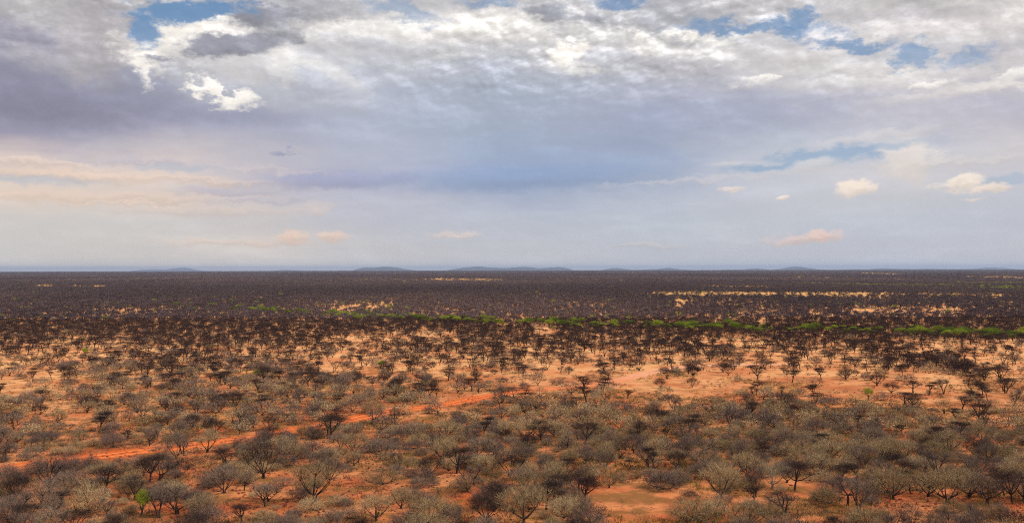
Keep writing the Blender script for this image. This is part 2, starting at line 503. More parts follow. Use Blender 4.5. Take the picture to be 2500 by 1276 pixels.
def tag(o, label=None, cat=None, group=None, kind=None):
    for k, v in (('label', label), ('category', cat), ('group', group), ('kind', kind)):
        if v:
            o[k] = v
    return o


def link(name, me, parent=None):
    o = bpy.data.objects.new(name, me)
    COL.objects.link(o)
    if parent:
        o.parent = parent
    return o


def tri_mesh(name, V, T, mats, mi=None, tint=None, smooth=False):
    V = np.asarray(V, dtype=np.float32)
    T = np.asarray(T, dtype=np.int32)
    me = bpy.data.meshes.new(name)
    me.vertices.add(len(V))
    me.vertices.foreach_set('co', V.ravel())
    me.loops.add(T.size)
    me.loops.foreach_set('vertex_index', T.ravel())
    me.polygons.add(len(T))
    me.polygons.foreach_set('loop_start', np.arange(0, T.size, 3, dtype=np.int32))
    for m in mats:
        me.materials.append(m)
    if mi is not None:
        me.polygons.foreach_set('material_index', np.asarray(mi, dtype=np.int32))
    if tint is not None:
        a = me.attributes.new('tint', 'FLOAT', 'POINT')
        a.data.foreach_set('value', np.asarray(tint, dtype=np.float32))
    me.update(calc_edges=True)
    return me


class Lattice:
    """value noise on the plain, values 0..1"""
    def __init__(self, seed):
        self.g = np.random.default_rng(seed).random((256, 256))

    def one(self, x, y):
        xi, yi = np.floor(x).astype(int), np.floor(y).astype(int)
        fx, fy = x - xi, y - yi
        fx, fy = fx * fx * (3 - 2 * fx), fy * fy * (3 - 2 * fy)
        g = self.g
        a, b = g[xi & 255, yi & 255], g[(xi + 1) & 255, yi & 255]
        c, d = g[xi & 255, (yi + 1) & 255], g[(xi + 1) & 255, (yi + 1) & 255]
        return (a * (1 - fx) + b * fx) * (1 - fy) + (c * (1 - fx) + d * fx) * fy

    def __call__(self, x, y, octaves=3):
        s, t, a = 0, 0, 1.0
        for k in range(octaves):
            s = s + a * self.one(x * 2 ** k + 17 * k, y * 2 ** k + 31 * k)
            t += a
            a *= 0.5
        return s / t


NA, NB, NC = Lattice(1), Lattice(2), Lattice(3)


# ------------------------------------------------------------------ materials
def mat(name):
    m = bpy.data.materials.new(name)
    m.use_nodes = True
    t = NT(m.node_tree)
    t.n.clear()
    out = t.new('ShaderNodeOutputMaterial')
    return m, t, out


def principled(t, out, col, rough=0.9, spec=0.15, normal=None):
    b = t.new('ShaderNodeBsdfPrincipled')
    t.set(b.inputs['Base Color'], (*col, 1.0) if isinstance(col, (tuple, list)) else col)
    b.inputs['Roughness'].default_value = rough
    b.inputs['Specular IOR Level'].default_value = spec
    if normal is not None:
        t.l.new(normal, b.inputs['Normal'])
    t.l.new(b.outputs[0], out.inputs[0])
    return b


def twig_mat(name, c1, c2, own=True, trans=0.0):
    """dry twigs or leaves: the tone differs from plant to plant and from twig to twig"""
    m, t, out = mat(name)
    at = t.new('ShaderNodeAttribute', attribute_name='tint')
    v = at.outputs['Fac']
    if own:
        v = t.math('ADD', v, t.new('ShaderNodeObjectInfo').outputs['Random'])
    v = t.math('MULTIPLY', v, 0.8, clamp=True)
    col = t.mix(v, c1, c2)
    d = t.new('ShaderNodeBsdfDiffuse')
    t.l.new(col, d.inputs[0])
    if trans:
        tr = t.new('ShaderNodeBsdfTranslucent')
        t.l.new(col, tr.inputs[0])
        mx = t.new('ShaderNodeMixShader')
        mx.inputs[0].default_value = trans
        t.l.new(d.outputs[0], mx.inputs[1]); t.l.new(tr.outputs[0], mx.inputs[2])
        t.l.new(mx.outputs[0], out.inputs[0])
    else:
        t.l.new(d.outputs[0], out.inputs[0])
    return m


TONES = {
    'dark': ((0.036, 0.023, 0.022), (0.090, 0.056, 0.044)),
    'grey': ((0.140, 0.100, 0.086), (0.320, 0.230, 0.160)),
    'tan': ((0.235, 0.165, 0.085), (0.560, 0.405, 0.225)),
    'pale': ((0.26, 0.22, 0.14), (0.36, 0.31, 0.20)),
    'green': ((0.100, 0.160, 0.014), (0.420, 0.480, 0.040)),
    'wood': ((0.030, 0.021, 0.019), (0.085, 0.062, 0.050)),
    'palewood': ((0.19, 0.16, 0.13), (0.33, 0.28, 0.22)),
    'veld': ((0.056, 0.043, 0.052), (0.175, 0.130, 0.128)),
}
MO = {k: twig_mat(k + '_twigs', *v, own=True, trans=0.25 if k == 'green' else 0.0) for k, v in TONES.items()}
MS = {k: twig_mat(k + '_scrub', *v, own=False, trans=0.25 if k == 'green' else 0.0) for k, v in TONES.items()}


def ground_material():
    m, t, out = mat('red_sand')
    g = t.new('ShaderNodeNewGeometry')
    P = g.outputs['Position']
    x, y, _ = t.sep(P)
    n_big = t.noise(P, 0.012, 5, 0.55)
    n_mid = t.noise(P, 0.07, 6, 0.6)
    n_small = t.noise(P, 0.9, 5, 0.65)
    n_fine = t.noise(P, 5.0, 4, 0.7)
    red = lin((182, 92, 50))
    salmon = lin((214, 138, 88))
    pale = lin((236, 176, 118))
    yellow = lin((216, 166, 96))
    dark = lin((104, 48, 28))
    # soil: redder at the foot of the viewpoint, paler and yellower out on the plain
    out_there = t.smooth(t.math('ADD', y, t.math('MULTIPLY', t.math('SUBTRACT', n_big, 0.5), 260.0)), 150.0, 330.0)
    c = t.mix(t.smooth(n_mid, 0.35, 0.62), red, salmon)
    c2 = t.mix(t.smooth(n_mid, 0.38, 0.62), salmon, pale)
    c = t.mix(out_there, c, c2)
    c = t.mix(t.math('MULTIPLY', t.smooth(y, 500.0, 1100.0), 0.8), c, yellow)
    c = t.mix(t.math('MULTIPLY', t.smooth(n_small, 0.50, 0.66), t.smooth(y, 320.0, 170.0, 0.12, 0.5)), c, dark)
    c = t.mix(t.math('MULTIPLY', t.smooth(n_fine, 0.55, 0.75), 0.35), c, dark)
    # dry litter and stubble in patches
    lit = t.math('MULTIPLY', t.smooth(t.noise(P, 0.16, 6, 0.65), 0.44, 0.60), t.smooth(y, 300.0, 150.0, 0.10, 0.85))
    c = t.mix(lit, c, lin((128, 88, 46)))
    c = t.vec('SCALE', c, 0.94)
    bump = t.new('ShaderNodeBump')
    bump.inputs['Strength'].default_value = 0.55
    bump.inputs['Distance'].default_value = 0.12
    t.l.new(t.math('ADD', n_fine, t.math('MULTIPLY', n_small, 2.0)), bump.inputs['Height'])
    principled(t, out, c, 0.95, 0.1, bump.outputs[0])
    return m


def track_material():
    m, t, out = mat('track_soil')
    P = t.new('ShaderNodeNewGeometry').outputs['Position']
    uv = t.new('ShaderNodeAttribute', attribute_name='across').outputs['Fac']
    n = t.noise(P, 0.5, 6, 0.65)
    f = t.noise(P, 4.0, 4, 0.7)
    _, y, _ = t.sep(P)
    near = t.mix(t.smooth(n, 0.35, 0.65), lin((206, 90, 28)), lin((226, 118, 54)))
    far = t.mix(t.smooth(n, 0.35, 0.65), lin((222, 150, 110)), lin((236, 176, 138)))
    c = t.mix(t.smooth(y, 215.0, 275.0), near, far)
    rut = t.smooth(t.math('ABSOLUTE', t.math('SUBTRACT', t.math('ABSOLUTE', uv), 0.42)), 0.05, 0.18, 1.0, 0.0)
    c = t.mix(t.math('MULTIPLY', rut, 0.35), c, lin((244, 178, 130)))
    c = t.mix(t.math('MULTIPLY', t.smooth(f, 0.5, 0.75), 0.3), c, lin((150, 66, 30)))
    c = t.vec('SCALE', c, 0.88)
    b = t.new('ShaderNodeBump')
    b.inputs['Strength'].default_value = 0.5
    b.inputs['Distance'].default_value = 0.08
    t.l.new(n, b.inputs['Height'])
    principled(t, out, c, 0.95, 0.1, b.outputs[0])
    return m


# ------------------------------------------------------------------ ground, track, hills
EDGE = 12200.0


def ground_z(x, y):
    d = np.hypot(x, y)
    return -np.maximum(0.0, d - EDGE) * 0.0040


def build_ground():
    ys = np.concatenate([[-3000, -1000, -200], np.linspace(0, 12800, 33), np.linspace(13500, 42000, 30)])
    xs = np.linspace(-30000, 30000, 61)
    X, Y = np.meshgrid(xs, ys)
    Z = ground_z(X, Y)
    V = np.stack([X.ravel(), Y.ravel(), Z.ravel()], 1)
    n = len(xs)
    T = []
    for j in range(len(ys) - 1):
        for i in range(n - 1):
            a = j * n + i
            T += [(a, a + 1, a + n + 1), (a, a + n + 1, a + n)]
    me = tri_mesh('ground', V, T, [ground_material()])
    tag(link('ground', me), 'flat red and orange sandy plain reaching to the horizon', kind='structure')


build_ground()

TRACK_PX = [(-160, 1170), (-60, 1152), (30, 1140), (200, 1118), (400, 1094), (590, 1071), (700, 1053), (830, 1029),
            (900, 1014), (960, 1003), (1050, 992), (1110, 983), (1160, 972), (1230, 960), (1330, 949), (1430, 940),
            (1500, 929), (1560, 916), (1600, 906), (1650, 898), (1700, 893), (1800, 890), (1950, 888)]
TRACK = [Vector((*ground_at(*p), 0.0)) for p in TRACK_PX]


def build_track():
    pts = []
    for i in range(len(TRACK) - 1):
        p0, p1, p2, p3 = TRACK[max(0, i - 1)], TRACK[i], TRACK[i + 1], TRACK[min(len(TRACK) - 1, i + 2)]
        for k in range(8):
            u = k / 8
            pts.append(0.5 * ((2 * p1) + (p2 - p0) * u + (2 * p0 - 5 * p1 + 4 * p2 - p3) * u * u
                              + (3 * p1 - p0 - 3 * p2 + p3) * u ** 3))
    V, A = [], []
    cols = [-1.0, -0.75, -0.42, 0.0, 0.42, 0.75, 1.0]
    r = random.Random(3)
    for i, p in enumerate(pts):
        d = (pts[min(i + 1, len(pts) - 1)] - pts[max(i - 1, 0)]).normalized()
        nrm = Vector((-d.y, d.x, 0))
        for c in cols:
            w = 2.7 + (r.uniform(-0.55, 0.55) if abs(c) > 0.9 else r.uniform(-0.1, 0.1))
            q = p + nrm * c * w
            V.append((q.x, q.y, 0.012 - (0.004 if abs(c) == 0.42 else 0)))
            A.append(c)
    n = len(cols)
    T = []
    for i in range(len(pts) - 1):
        for j in range(n - 1):
            a = i * n + j
            T += [(a, a + n, a + n + 1), (a, a + n + 1, a + 1)]
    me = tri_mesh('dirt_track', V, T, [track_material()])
    at = me.attributes.new('across', 'FLOAT', 'POINT')
    at.data.foreach_set('value', np.array(A, dtype=np.float32))
    tag(link('dirt_track', me), 'bare orange dirt track winding through the scrub', kind='structure')
    return pts


TRACK_PTS = np.array([(p.x, p.y) for p in build_track()])

HILLS = [
    (39000, [(318, 662), (345, 658), (380, 657), (405, 658), (425, 655), (448, 652.5), (470, 656), (497, 662)]),
    (39000, [(655, 662), (690, 658.5), (720, 659), (750, 661), (790, 662)]),
    (29500, [(812, 662), (835, 659.5), (862, 662)]),
    (27000, [(852, 663), (870, 657), (890, 652.5), (912, 653), (940, 650.5), (965, 652), (985, 656), (1015, 660), (1050, 662)]),
    (27000, [(1080, 662), (1110, 656), (1140, 652), (1170, 650), (1205, 653.5), (1240, 654), (1280, 650.5), (1320, 655),
             (1350, 652), (1372, 651.5), (1388, 655), (1402, 661)]),
    (29500, [(1460, 661), (1480, 656.5), (1502, 653.5), (1525, 656), (1545, 659), (1590, 657), (1612, 656), (1632, 652.5),
             (1650, 656), (1690, 660)]),
    (30500, [(1745, 660), (1775, 657.5), (1810, 658), (1842, 654.5), (1870, 657), (1890, 660)]),
    (28000, [(1885, 660), (1905, 656), (1925, 652), (1945, 650), (1970, 653), (2000, 658), (2035, 660)]),
    (30500, [(2045, 660), (2080, 656), (2110, 658), (2135, 656), (2165, 653.5), (2190, 656), (2225, 656.5), (2260, 655.5),
             (2330, 656.5), (2375, 656), (2410, 652), (2445, 653), (2470, 656), (2520, 658), (2560, 660)]),
]


def build_hills():
    m, t, out = mat('hill_scrub')
    P = t.new('ShaderNodeNewGeometry').outputs['Position']
    n = t.noise(P, 0.0022, 7, 0.65)
    c = t.mix(t.smooth(n, 0.35, 0.65), (0.035, 0.04, 0.05), (0.08, 0.075, 0.07))
    principled(t, out, c, 0.95, 0.05)
    for k, (D, prof) in enumerate(HILLS):
        r = np.random.default_rng(k)
        px = np.linspace(prof[0][0], prof[-1][0], 90)
        py = np.interp(px, [p[0] for p in prof], [p[1] for p in prof])
        py = np.convolve(np.pad(py, 3, mode='edge'), np.ones(7) / 7, mode='valid')
        e = LEVEL - (py - (1250 - px) * ROLL)
        crest = CAM_H + e * D / F
        base = float(ground_z(0, D)) - 4
        crest = crest + (r.random(90) - 0.5) * 6
        rows = np.linspace(-1, 1, 13)
        V = []
        for j, v in enumerate(rows):
            prof_v = max(0.0, 1 - abs(v) ** 1.6)
            rough = NB(px * 0.05 + k * 9, np.full(90, j * 0.9))
            y = D + v * 1800
            x = (px - 1250) / F * D
            z = base + (np.maximum(crest, base + 2) - base) * prof_v * (1 - (0.35 * rough if abs(v) > 0.05 else 0))
            V += list(zip(x, np.full(90, y), z))
        T = []
        for j in range(len(rows) - 1):
            for i in range(89):
                a = j * 90 + i
                T += [(a, a + 1, a + 91), (a, a + 91, a + 90)]
        me = tri_mesh('hills', V, T, [m])
        tag(link('hills', me), 'low blue hills on the horizon', kind='structure')


build_hills()

# ------------------------------------------------------------------ plants: shapes
UP = np.array((0.0, 0.0, 1.0))


class Shape:
    def __init__(self):
        self.V, self.T, self.C, self.n = [], [], [], 0

    def add(self, V, T, tint):
        self.V.append(np.asarray(V, dtype=np.float32))
        self.T.append(np.asarray(T, dtype=np.int32) + self.n)
        self.C.append(np.asarray(tint, dtype=np.float32))
        self.n += len(V)

    def arrays(self):
        if not self.V:
            return np.zeros((0, 3), np.float32), np.zeros((0, 3), np.int32), np.zeros(0, np.float32)
        return np.concatenate(self.V), np.concatenate(self.T), np.concatenate(self.C)

    def tube(self, pts, radii, sides=4, tint=0.0):
        pts = np.asarray(pts, dtype=float)
        n = len(pts)
        V = []
        for i in range(n):
            d = pts[min(i + 1, n - 1)] - pts[max(i - 1, 0)]
            d = d / (np.linalg.norm(d) + 1e-9)
            a = np.cross(d, (1, 0, 0) if abs(d[0]) < 0.8 else (0, 1, 0))
            a /= np.linalg.norm(a)
            b = np.cross(d, a)
            for s in range(sides):
                th = 2 * math.pi * s / sides
                V.append(pts[i] + radii[i] * (math.cos(th) * a + math.sin(th) * b))
        T = []
        for i in range(n - 1):
            for s in range(sides):
                p, q = i * sides + s, i * sides + (s + 1) % sides
                T += [(p, q, q + sides), (p, q + sides, p + sides)]
        self.add(V, T, np.full(len(V), tint))

    def twigs(self, P, D, L, W, tint, r):
        """thin tapering twigs: one sliver each"""
        n = len(P)
        D = D / (np.linalg.norm(D, axis=1, keepdims=True) + 1e-9)
        s = np.cross(D, r.normal(size=(n, 3)))
        s /= np.linalg.norm(s, axis=1, keepdims=True) + 1e-9
        s *= (W * 0.5)[:, None]
        V = np.stack([P - s, P + s, P + D * L[:, None]], 1).reshape(-1, 3)
        T = np.arange(3 * n).reshape(-1, 3)
        self.add(V, T, np.repeat(tint, 3))


def bent(a, b, sag, r, n=4):
    a, b = np.asarray(a, float), np.asarray(b, float)
    m = (a + b) / 2 + np.array((0, 0, sag)) + r.normal(size=3) * np.linalg.norm(b - a) * 0.07
    ts = np.linspace(0, 1, n)[:, None]
    return (1 - ts) ** 2 * a + 2 * ts * (1 - ts) * m + ts ** 2 * b


def plant(kind, seed, lod=0):
    """returns (wood arrays, crown arrays) of one plant about its base, in metres"""
    r = np.random.default_rng(seed)
    wood, crown = Shape(), Shape()
    u = r.random
    pads = []            # crown pads: centre, half sizes
    if kind == 'umbrella':
        H, RR = 3.4 + 1.2 * u(), 2.0 + 0.8 * u()
        fork = 0.3 * H
        n = 3 + int(u() * 3)
        for i in range(n):
            a = 2 * math.pi * (i + u() * 0.6) / n
            q = RR * (0.25 + 0.35 * u())
            pads.append(((q * math.cos(a), q * math.sin(a), H * (0.62 + 0.28 * u())), (RR * (0.5 + 0.2 * u()), RR * (0.5 + 0.2 * u()), 0.36 + 0.18 * u())))
        pads.append(((0, 0, H * 0.88), (RR * 0.75, RR * 0.75, 0.40)))
        tw, L, up = 1900, 0.42, 0.55
        stems = 1 + int(u() * 1.6)
    elif kind == 'vase':
        H, RR = 3.2 + 1.2 * u(), 1.9 + 0.8 * u()
        fork = 0.12 * H
        n = 5 + int(u() * 3)
        for i in range(n):
            a = 2 * math.pi * (i + u() * 0.6) / n
            q = RR * 0.55
            pads.append(((q * math.cos(a), q * math.sin(a), H * (0.50 + 0.16 * u())), (RR * 0.5, RR * 0.5, H * 0.23)))
        pads.append(((0, 0, H * 0.76), (RR * 0.65, RR * 0.65, H * 0.24)))
        tw, L, up = 2300, 0.40, 0.9
        stems = 2 + int(u() * 3)
    elif kind == 'dome':
        H, RR = 2.2 + 1.0 * u(), 1.8 + 0.9 * u()
        fork = 0.06 * H
        n = 6 + int(u() * 3)
        for i in range(n):
            a = 2 * math.pi * (i + u() * 0.6) / n
            q = RR * (0.45 + 0.2 * u())
            pads.append(((q * math.cos(a), q * math.sin(a), H * (0.30 + 0.16 * u())), (RR * 0.5, RR * 0.5, H * 0.31)))
        pads.append(((0, 0, H * 0.62), (RR * 0.62, RR * 0.62, H * 0.36)))
        tw, L, up = 2600, 0.38, 0.8
        stems = 4 + int(u() * 3)
    elif kind == 'low':
        H, RR = 0.9 + 0.5 * u(), 1.0 + 0.6 * u()
        fork = 0.05
        for i in range(4):
            a = 2 * math.pi * (i + u()) / 4
            pads.append(((RR * 0.4 * math.cos(a), RR * 0.4 * math.sin(a), H * 0.4), (RR * 0.5, RR * 0.5, H * 0.42)))
        tw, L, up = 900, 0.36, 1.0
        stems = 5
    elif kind == 'bare':
        H, RR = 3.0 + 1.6 * u(), 1.5 + 0.8 * u()
        fork = 0.28 * H
        for i in range(6):
            a = 2 * math.pi * (i + u()) / 6
            q = RR * 0.5
            pads.append(((q * math.cos(a), q * math.sin(a), H * (0.5 + 0.4 * u())), (RR * 0.45, RR * 0.45, H * 0.16)))
        tw, L, up = 520, 0.55, 0.9
        stems = 1 + int(u() * 2)
    elif kind == 'leafy':
        H, RR = 3.3 + 1.6 * u(), 1.7 + 1.0 * u()
        fork = 0.25 * H
        for i in range(6):
            a = 2 * math.pi * (i + u() * 0.6) / 6
            q = RR * 0.5
            pads.append(((q * math.cos(a), q * math.sin(a), H * (0.5 + 0.25 * u())), (RR * 0.5, RR * 0.5, H * 0.2)))
        pads.append(((0, 0, H * 0.78), (RR * 0.6, RR * 0.6, H * 0.2)))
        tw, L, up = 2200, 0.22, 0.6
        stems = 2
    lean = r.normal(size=2) * 0.12
    # stems and limbs
    tips = []
    sides0 = (6, 4, 3)[min(lod, 2)]
    base_r = {'umbrella': 0.12, 'vase': 0.085, 'dome': 0.06, 'low': 0.025, 'bare': 0.10, 'leafy': 0.11}[kind]
    forks = []
    for s in range(stems):
        a = 2 * math.pi * (s + u() * 0.5) / stems
        f = np.array((lean[0] * fork + 0.22 * fork * math.cos(a) * (stems > 1), lean[1] * fork + 0.22 * fork * math.sin(a) * (stems > 1), fork * (0.8 + 0.4 * u())))
        b0 = np.array((0.12 * math.cos(a), 0.12 * math.sin(a), -0.08)) * (1.0 if stems > 1 else 0.1)
        b0[2] = -0.08
        if lod < 2:
            wood.tube(bent(b0, f, 0, r, 4), np.linspace(base_r * 1.25, base_r * 0.85, 4), sides0, 0.25 * u())
        else:
            wood.tube([b0, f], [base_r * 1.3, base_r], 3, 0.2)
        forks.append(f)
    for (c, h) in pads:
        c, h = np.array(c), np.array(h)
        c[:2] += lean * c[2]
        f = min(forks, key=lambda q: np.linalg.norm(q[:2] - c[:2] * 0.3) + 0.1 * u())
        mid = c + np.array((0, 0, -h[2] * 0.7))
        if lod < 2:
            wood.tube(bent(f, mid, -0.18, r, 4), np.linspace(base_r * 0.75, base_r * 0.34, 4), sides0 - 1 if lod == 0 else 3, 0.3 * u())
        elif lod == 2:
            wood.tube([f, mid], [base_r * 0.7, base_r * 0.4], 3, 0.2)
        if lod == 0:
            for j in range(6 if kind != 'low' else 3):
                v = r.normal(size=3)
                v[2] = abs(v[2]) * 0.8 + 0.1
                v /= np.linalg.norm(v)
                e = c + v * h * (0.55 + 0.3 * u())
                wood.tube(bent(mid, e, -0.04, r, 3), np.linspace(base_r * 0.32, base_r * 0.10, 3), 3, 0.3 * u())
                tips.append((e, c, h))
    # crown: twigs through the pads, denser in clumps near their skins
    count = {0: tw, 1: int(tw * 0.15), 2: int(tw * 0.030)}[lod]
    size = {0: 1.0, 1: 1.35, 2: 2.2}[lod]
    width = {0: 0.019, 1: 0.085, 2: 0.34}[lod]
    if kind == 'leafy':
        width = {0: 0.075, 1: 0.19, 2: 0.45}[lod]
    vol = np.array([h[0] * h[1] for c, h in pads])
    idx = r.choice(len(pads), size=count, p=vol / vol.sum())
    C = np.array([c for c, h in pads])[idx]
    Hh = np.array([h for c, h in pads])[idx]
    C = C + np.stack([lean[0] * C[:, 2], lean[1] * C[:, 2], 0 * C[:, 2]], 1)
    d = r.normal(size=(count, 3))
    d /= np.linalg.norm(d, axis=1, keepdims=True)
    # clumps
    K = 34
    centres = r.normal(size=(K, 3))
    centres /= np.linalg.norm(centres, axis=1, keepdims=True)
    pull = centres[r.integers(0, K, count)]
    d = d * 0.55 + pull * 0.75
    d /= np.linalg.norm(d, axis=1, keepdims=True)
    if kind == 'umbrella':
        d[:, 2] = np.where(d[:, 2] < -0.25, -0.25 + 0.3 * (d[:, 2] + 0.25), d[:, 2])
    rad = r.random(count) ** 0.5 * 0.92
    P = C + d * rad[:, None] * Hh
    P[:, 2] = np.maximum(P[:, 2], 0.05)
    core = np.array((lean[0] * H * 0.5, lean[1] * H * 0.5, H * 0.25))
    D = (P - core)
    D /= np.linalg.norm(D, axis=1, keepdims=True)
    D = D * 0.9 + r.normal(size=(count, 3)) * 0.55
    D[:, 2] += up * 0.35
    if kind == 'umbrella':
        D[:, 2] *= 0.55
    Ls = L * size * (0.5 + r.random(count))
    if kind == 'leafy':
        D = r.normal(size=(count, 3))
    Wd = np.full(count, width) * (0.6 + 0.8 * r.random(count))
    tint = (r.random(count) - 0.5) * 0.45
    tint = tint + 0.25 * (r.random(K)[r.integers(0, K, count)] - 0.5)
    crown.twigs(P - D / np.linalg.norm(D, axis=1, keepdims=True) * Ls[:, None] * 0.3, D, Ls, Wd, tint, r)
    if lod == 0 and kind in ('bare', 'vase', 'umbrella', 'dome'):
        # long bare shoots that break the outline
        k = 110 if kind != 'bare' else 260
        pick = r.integers(0, count, k)
        crown.twigs(P[pick] * np.array((0.92, 0.92, 0.97)), D[pick] + r.normal(size=(k, 3)) * 0.3,
                    np.full(k, L * 1.5) * (0.6 + 0.8 * r.random(k)), np.full(k, 0.032), tint[pick] - 0.2, r)
    return wood.arrays(), crown.arrays()


NVAR = 7
KIND_OF = {   # plant name: (shapes, crown tone, wood tone)
    'thorn_tree': (('umbrella', 'umbrella', 'vase'), 'dark', 'wood'),
    'grey_shrub': (('dome', 'vase', 'dome', 'dome'), 'grey', 'wood'),
    'tan_shrub': (('dome', 'dome', 'vase', 'dome'), 'tan', 'wood'),
    'bare_tree': (('bare',), 'grey', 'wood'),
    'pale_tree': (('bare', 'vase'), 'pale', 'palewood'),
    'low_bush': (('low',), 'tan', 'wood'),
    'green_tree': (('leafy',), 'green', 'wood'),
}
NAMES = list(KIND_OF)
LIB = {}


def lib(shape, var, lod):
    k = (shape, var, lod)
    if k not in LIB:
        LIB[k] = plant(shape, hash((('umbrella', 'vase', 'dome', 'low', 'bare', 'leafy').index(shape), var)) % 100000 + 11, lod)
    return LIB[k]


MESH = {}


def mesh_for(name, shape, var, part):
    k = (name, shape, var, part)
    if k not in MESH:
        (wV, wT, wC), (cV, cT, cC) = lib(shape, var, 0)
        tone, wtone = KIND_OF[name][1:]
        if part == 'trunk':
            MESH[k] = tri_mesh('trunk', wV, wT, [MO[wtone]], tint=wC)
        elif part == 'crown':
            MESH[k] = tri_mesh('crown', cV, cT, [MO[tone]], tint=cC)
        else:
            V, T = np.concatenate([wV, cV]), np.concatenate([wT, cT + len(wV)])
            mi = np.concatenate([np.zeros(len(wT), int), np.ones(len(cT), int)])
            MESH[k] = tri_mesh(name, V, T, [MO[wtone], MO[tone]], mi, np.concatenate([wC, cC]))
    return MESH[k]


# ------------------------------------------------------------------ plants: where they stand
BARE = [  # bare or thinly covered places: px, py, half width, half height, strength
    (1600, 1225, 135, 42, 1.0), (1500, 1195, 60, 16, 0.9), (385, 1236, 62, 13, 0.95), (800, 1162, 150, 16, 0.85),
    (700, 1215, 190, 30, 0.75), (930, 1225, 120, 24, 0.55), (600, 1250, 70, 16, 0.6), (1130, 1262, 60, 14, 0.5), (940, 1135, 80, 10, 0.5), (1105, 1172, 40, 10, 0.8), (1230, 1150, 40, 8, 0.7),
    (60, 922, 115, 22, 0.85), (170, 905, 60, 14, 0.6), (110, 985, 70, 16, 0.6), (180, 1020, 70, 9, 0.9),
    (330, 1010, 60, 8, 0.6), (560, 932, 60, 14, 0.5), (850, 862, 130, 16, 0.6), (1000, 886, 200, 14, 0.65),
    (90, 876, 110, 10, 0.6), (250, 846, 130, 8, 0.5), (640, 850, 120, 7, 0.5),
    (1190, 905, 120, 10, 0.5), (1430, 902, 170, 14, 0.75), (1650, 938, 150, 16, 0.8), (1850, 912, 150, 14, 0.8),
    (2020, 915, 150, 18, 0.8), (2200, 930, 160, 18, 0.75), (2110, 950, 140, 14, 0.85), (2400, 982, 140, 20, 0.75),
    (2460, 885, 80, 22, 0.8), (1330, 806, 26, 8, 0.95), (1900, 872, 120, 9, 0.6), (2330, 846, 90, 9, 0.75),
    (2480, 850, 50, 16, 0.8), (1640, 872, 90, 8, 0.6), (1380, 868, 110, 7, 0.6), (1120, 868, 90, 7, 0.5),
    (1060, 815, 70, 6, 0.7), (880, 822, 100, 6, 0.7), (960, 812, 40, 5, 0.7), (1750, 822, 60, 5, 0.5),
    (2230, 835, 60, 6, 0.6), (2010, 838, 40, 6, 0.6), (1860, 786, 14, 8, 0.95),
    (2000, 1208, 110, 10, 0.9), (2190, 1212, 70, 9, 0.7), (2260, 1226, 110, 10, 0.8), (2470, 1250, 70, 16, 0.85),
    (2310, 1200, 60, 8, 0.6), (1830, 1225, 60, 12, 0.7), (420, 1100, 200, 14, 0.6), (250, 1070, 90, 14, 0.6),
    (1600, 960, 60, 8, 0.6), (40, 1140, 80, 8, 0.9), (1000, 998, 115, 10, 0.97), (1130, 975, 75, 8, 0.97), (900, 1018, 60, 8, 0.95), (1390, 944, 60, 6, 0.85),
    (1290, 955, 60, 5, 0.8), (1000, 1160, 120, 12, 0.5), (1800, 835, 90, 6, 0.5), (2100, 868, 70, 7, 0.6), (1250, 842, 60, 5, 0.5), (1480, 835, 60, 5, 0.5),
    # distant openings
    (2150, 758, 90, 6, 0.85), (2290, 757, 60, 5, 0.8), (1990, 765, 30, 5, 0.8), (1850, 760, 60, 5, 0.6), (1660, 740, 14, 9, 0.9),
    (2460, 745, 20, 8, 0.5), (560, 727, 140, 5, 0.35), (760, 738, 60, 5, 0.4), (880, 748, 70, 5, 0.4), (1060, 756, 60, 5, 0.5),
    (330, 762, 60, 4, 0.5), (210, 822, 90, 5, 0.5), (1240, 752, 60, 4, 0.35), (1430, 741, 50, 4, 0.4), (2310, 746, 90, 4, 0.4),
]
STRIPS = [  # long pale openings far out: from px, to px, py at each end, half height, strength
    (50, 285, 696.5, 698, 1.8, 0.95), (1025, 1245, 680.5, 683, 2.2, 0.86), (1520, 2300, 716, 718.5, 3.3, 0.9),
    (2200, 2500, 718, 722, 2.6, 0.75), (1690, 1910, 697, 701, 1.4, 0.85), (2090, 2215, 666.5, 669, 1.2, 0.9),
    (2330, 2520, 674.5, 677, 1.3, 0.85), (1890, 2050, 674.5, 676.5, 1.2, 0.7), (2420, 2520, 678.5, 680, 1.0, 0.7),
    (1420, 1520, 676, 680, 1.2, 0.4), (2160, 2200, 679, 680, 1.0, 0.6), (960, 1030, 684, 684, 1.2, 0.5),
]
GREEN_LINE = [(380, 746), (520, 750), (700, 762), (830, 769), (1000, 776), (1200, 786), (1400, 792), (1600, 797),
              (1900, 803), (2100, 807), (2300, 815), (2560, 820)]


def bareness(px, py, only_far=False):
    """0..1: how bare the photograph is at a place (vectorised)"""
    b = np.zeros_like(px)
    for cx, cy, rx, ry, s in BARE:
        wob = 0.45 * (NC(px * 0.02 + cx, py * 0.05) - 0.5)
        d = np.hypot((px - cx) / rx, (py - cy) / ry) + wob * 2
        b = np.maximum(b, s * np.clip((1.25 - d) / 0.4, 0, 1))
    for x0, x1, y0, y1, h, s in STRIPS:
        inx = (px > x0) & (px < x1)
        yc = y0 + (y1 - y0) * np.clip((px - x0) / (x1 - x0), 0, 1)
        end = np.clip(np.minimum(px - x0, x1 - px) / (0.22 * (x1 - x0)), 0.15, 1)
        hh = h * end * (0.25 + 1.3 * NC(px * 0.03 + y0, px * 0 + 3.0))
        b = np.maximum(b, np.where(inx & (np.abs(py - yc) < hh), s * np.clip(0.55 + NA(px * 0.11, py * 0.9), 0, 1), 0))
    return b


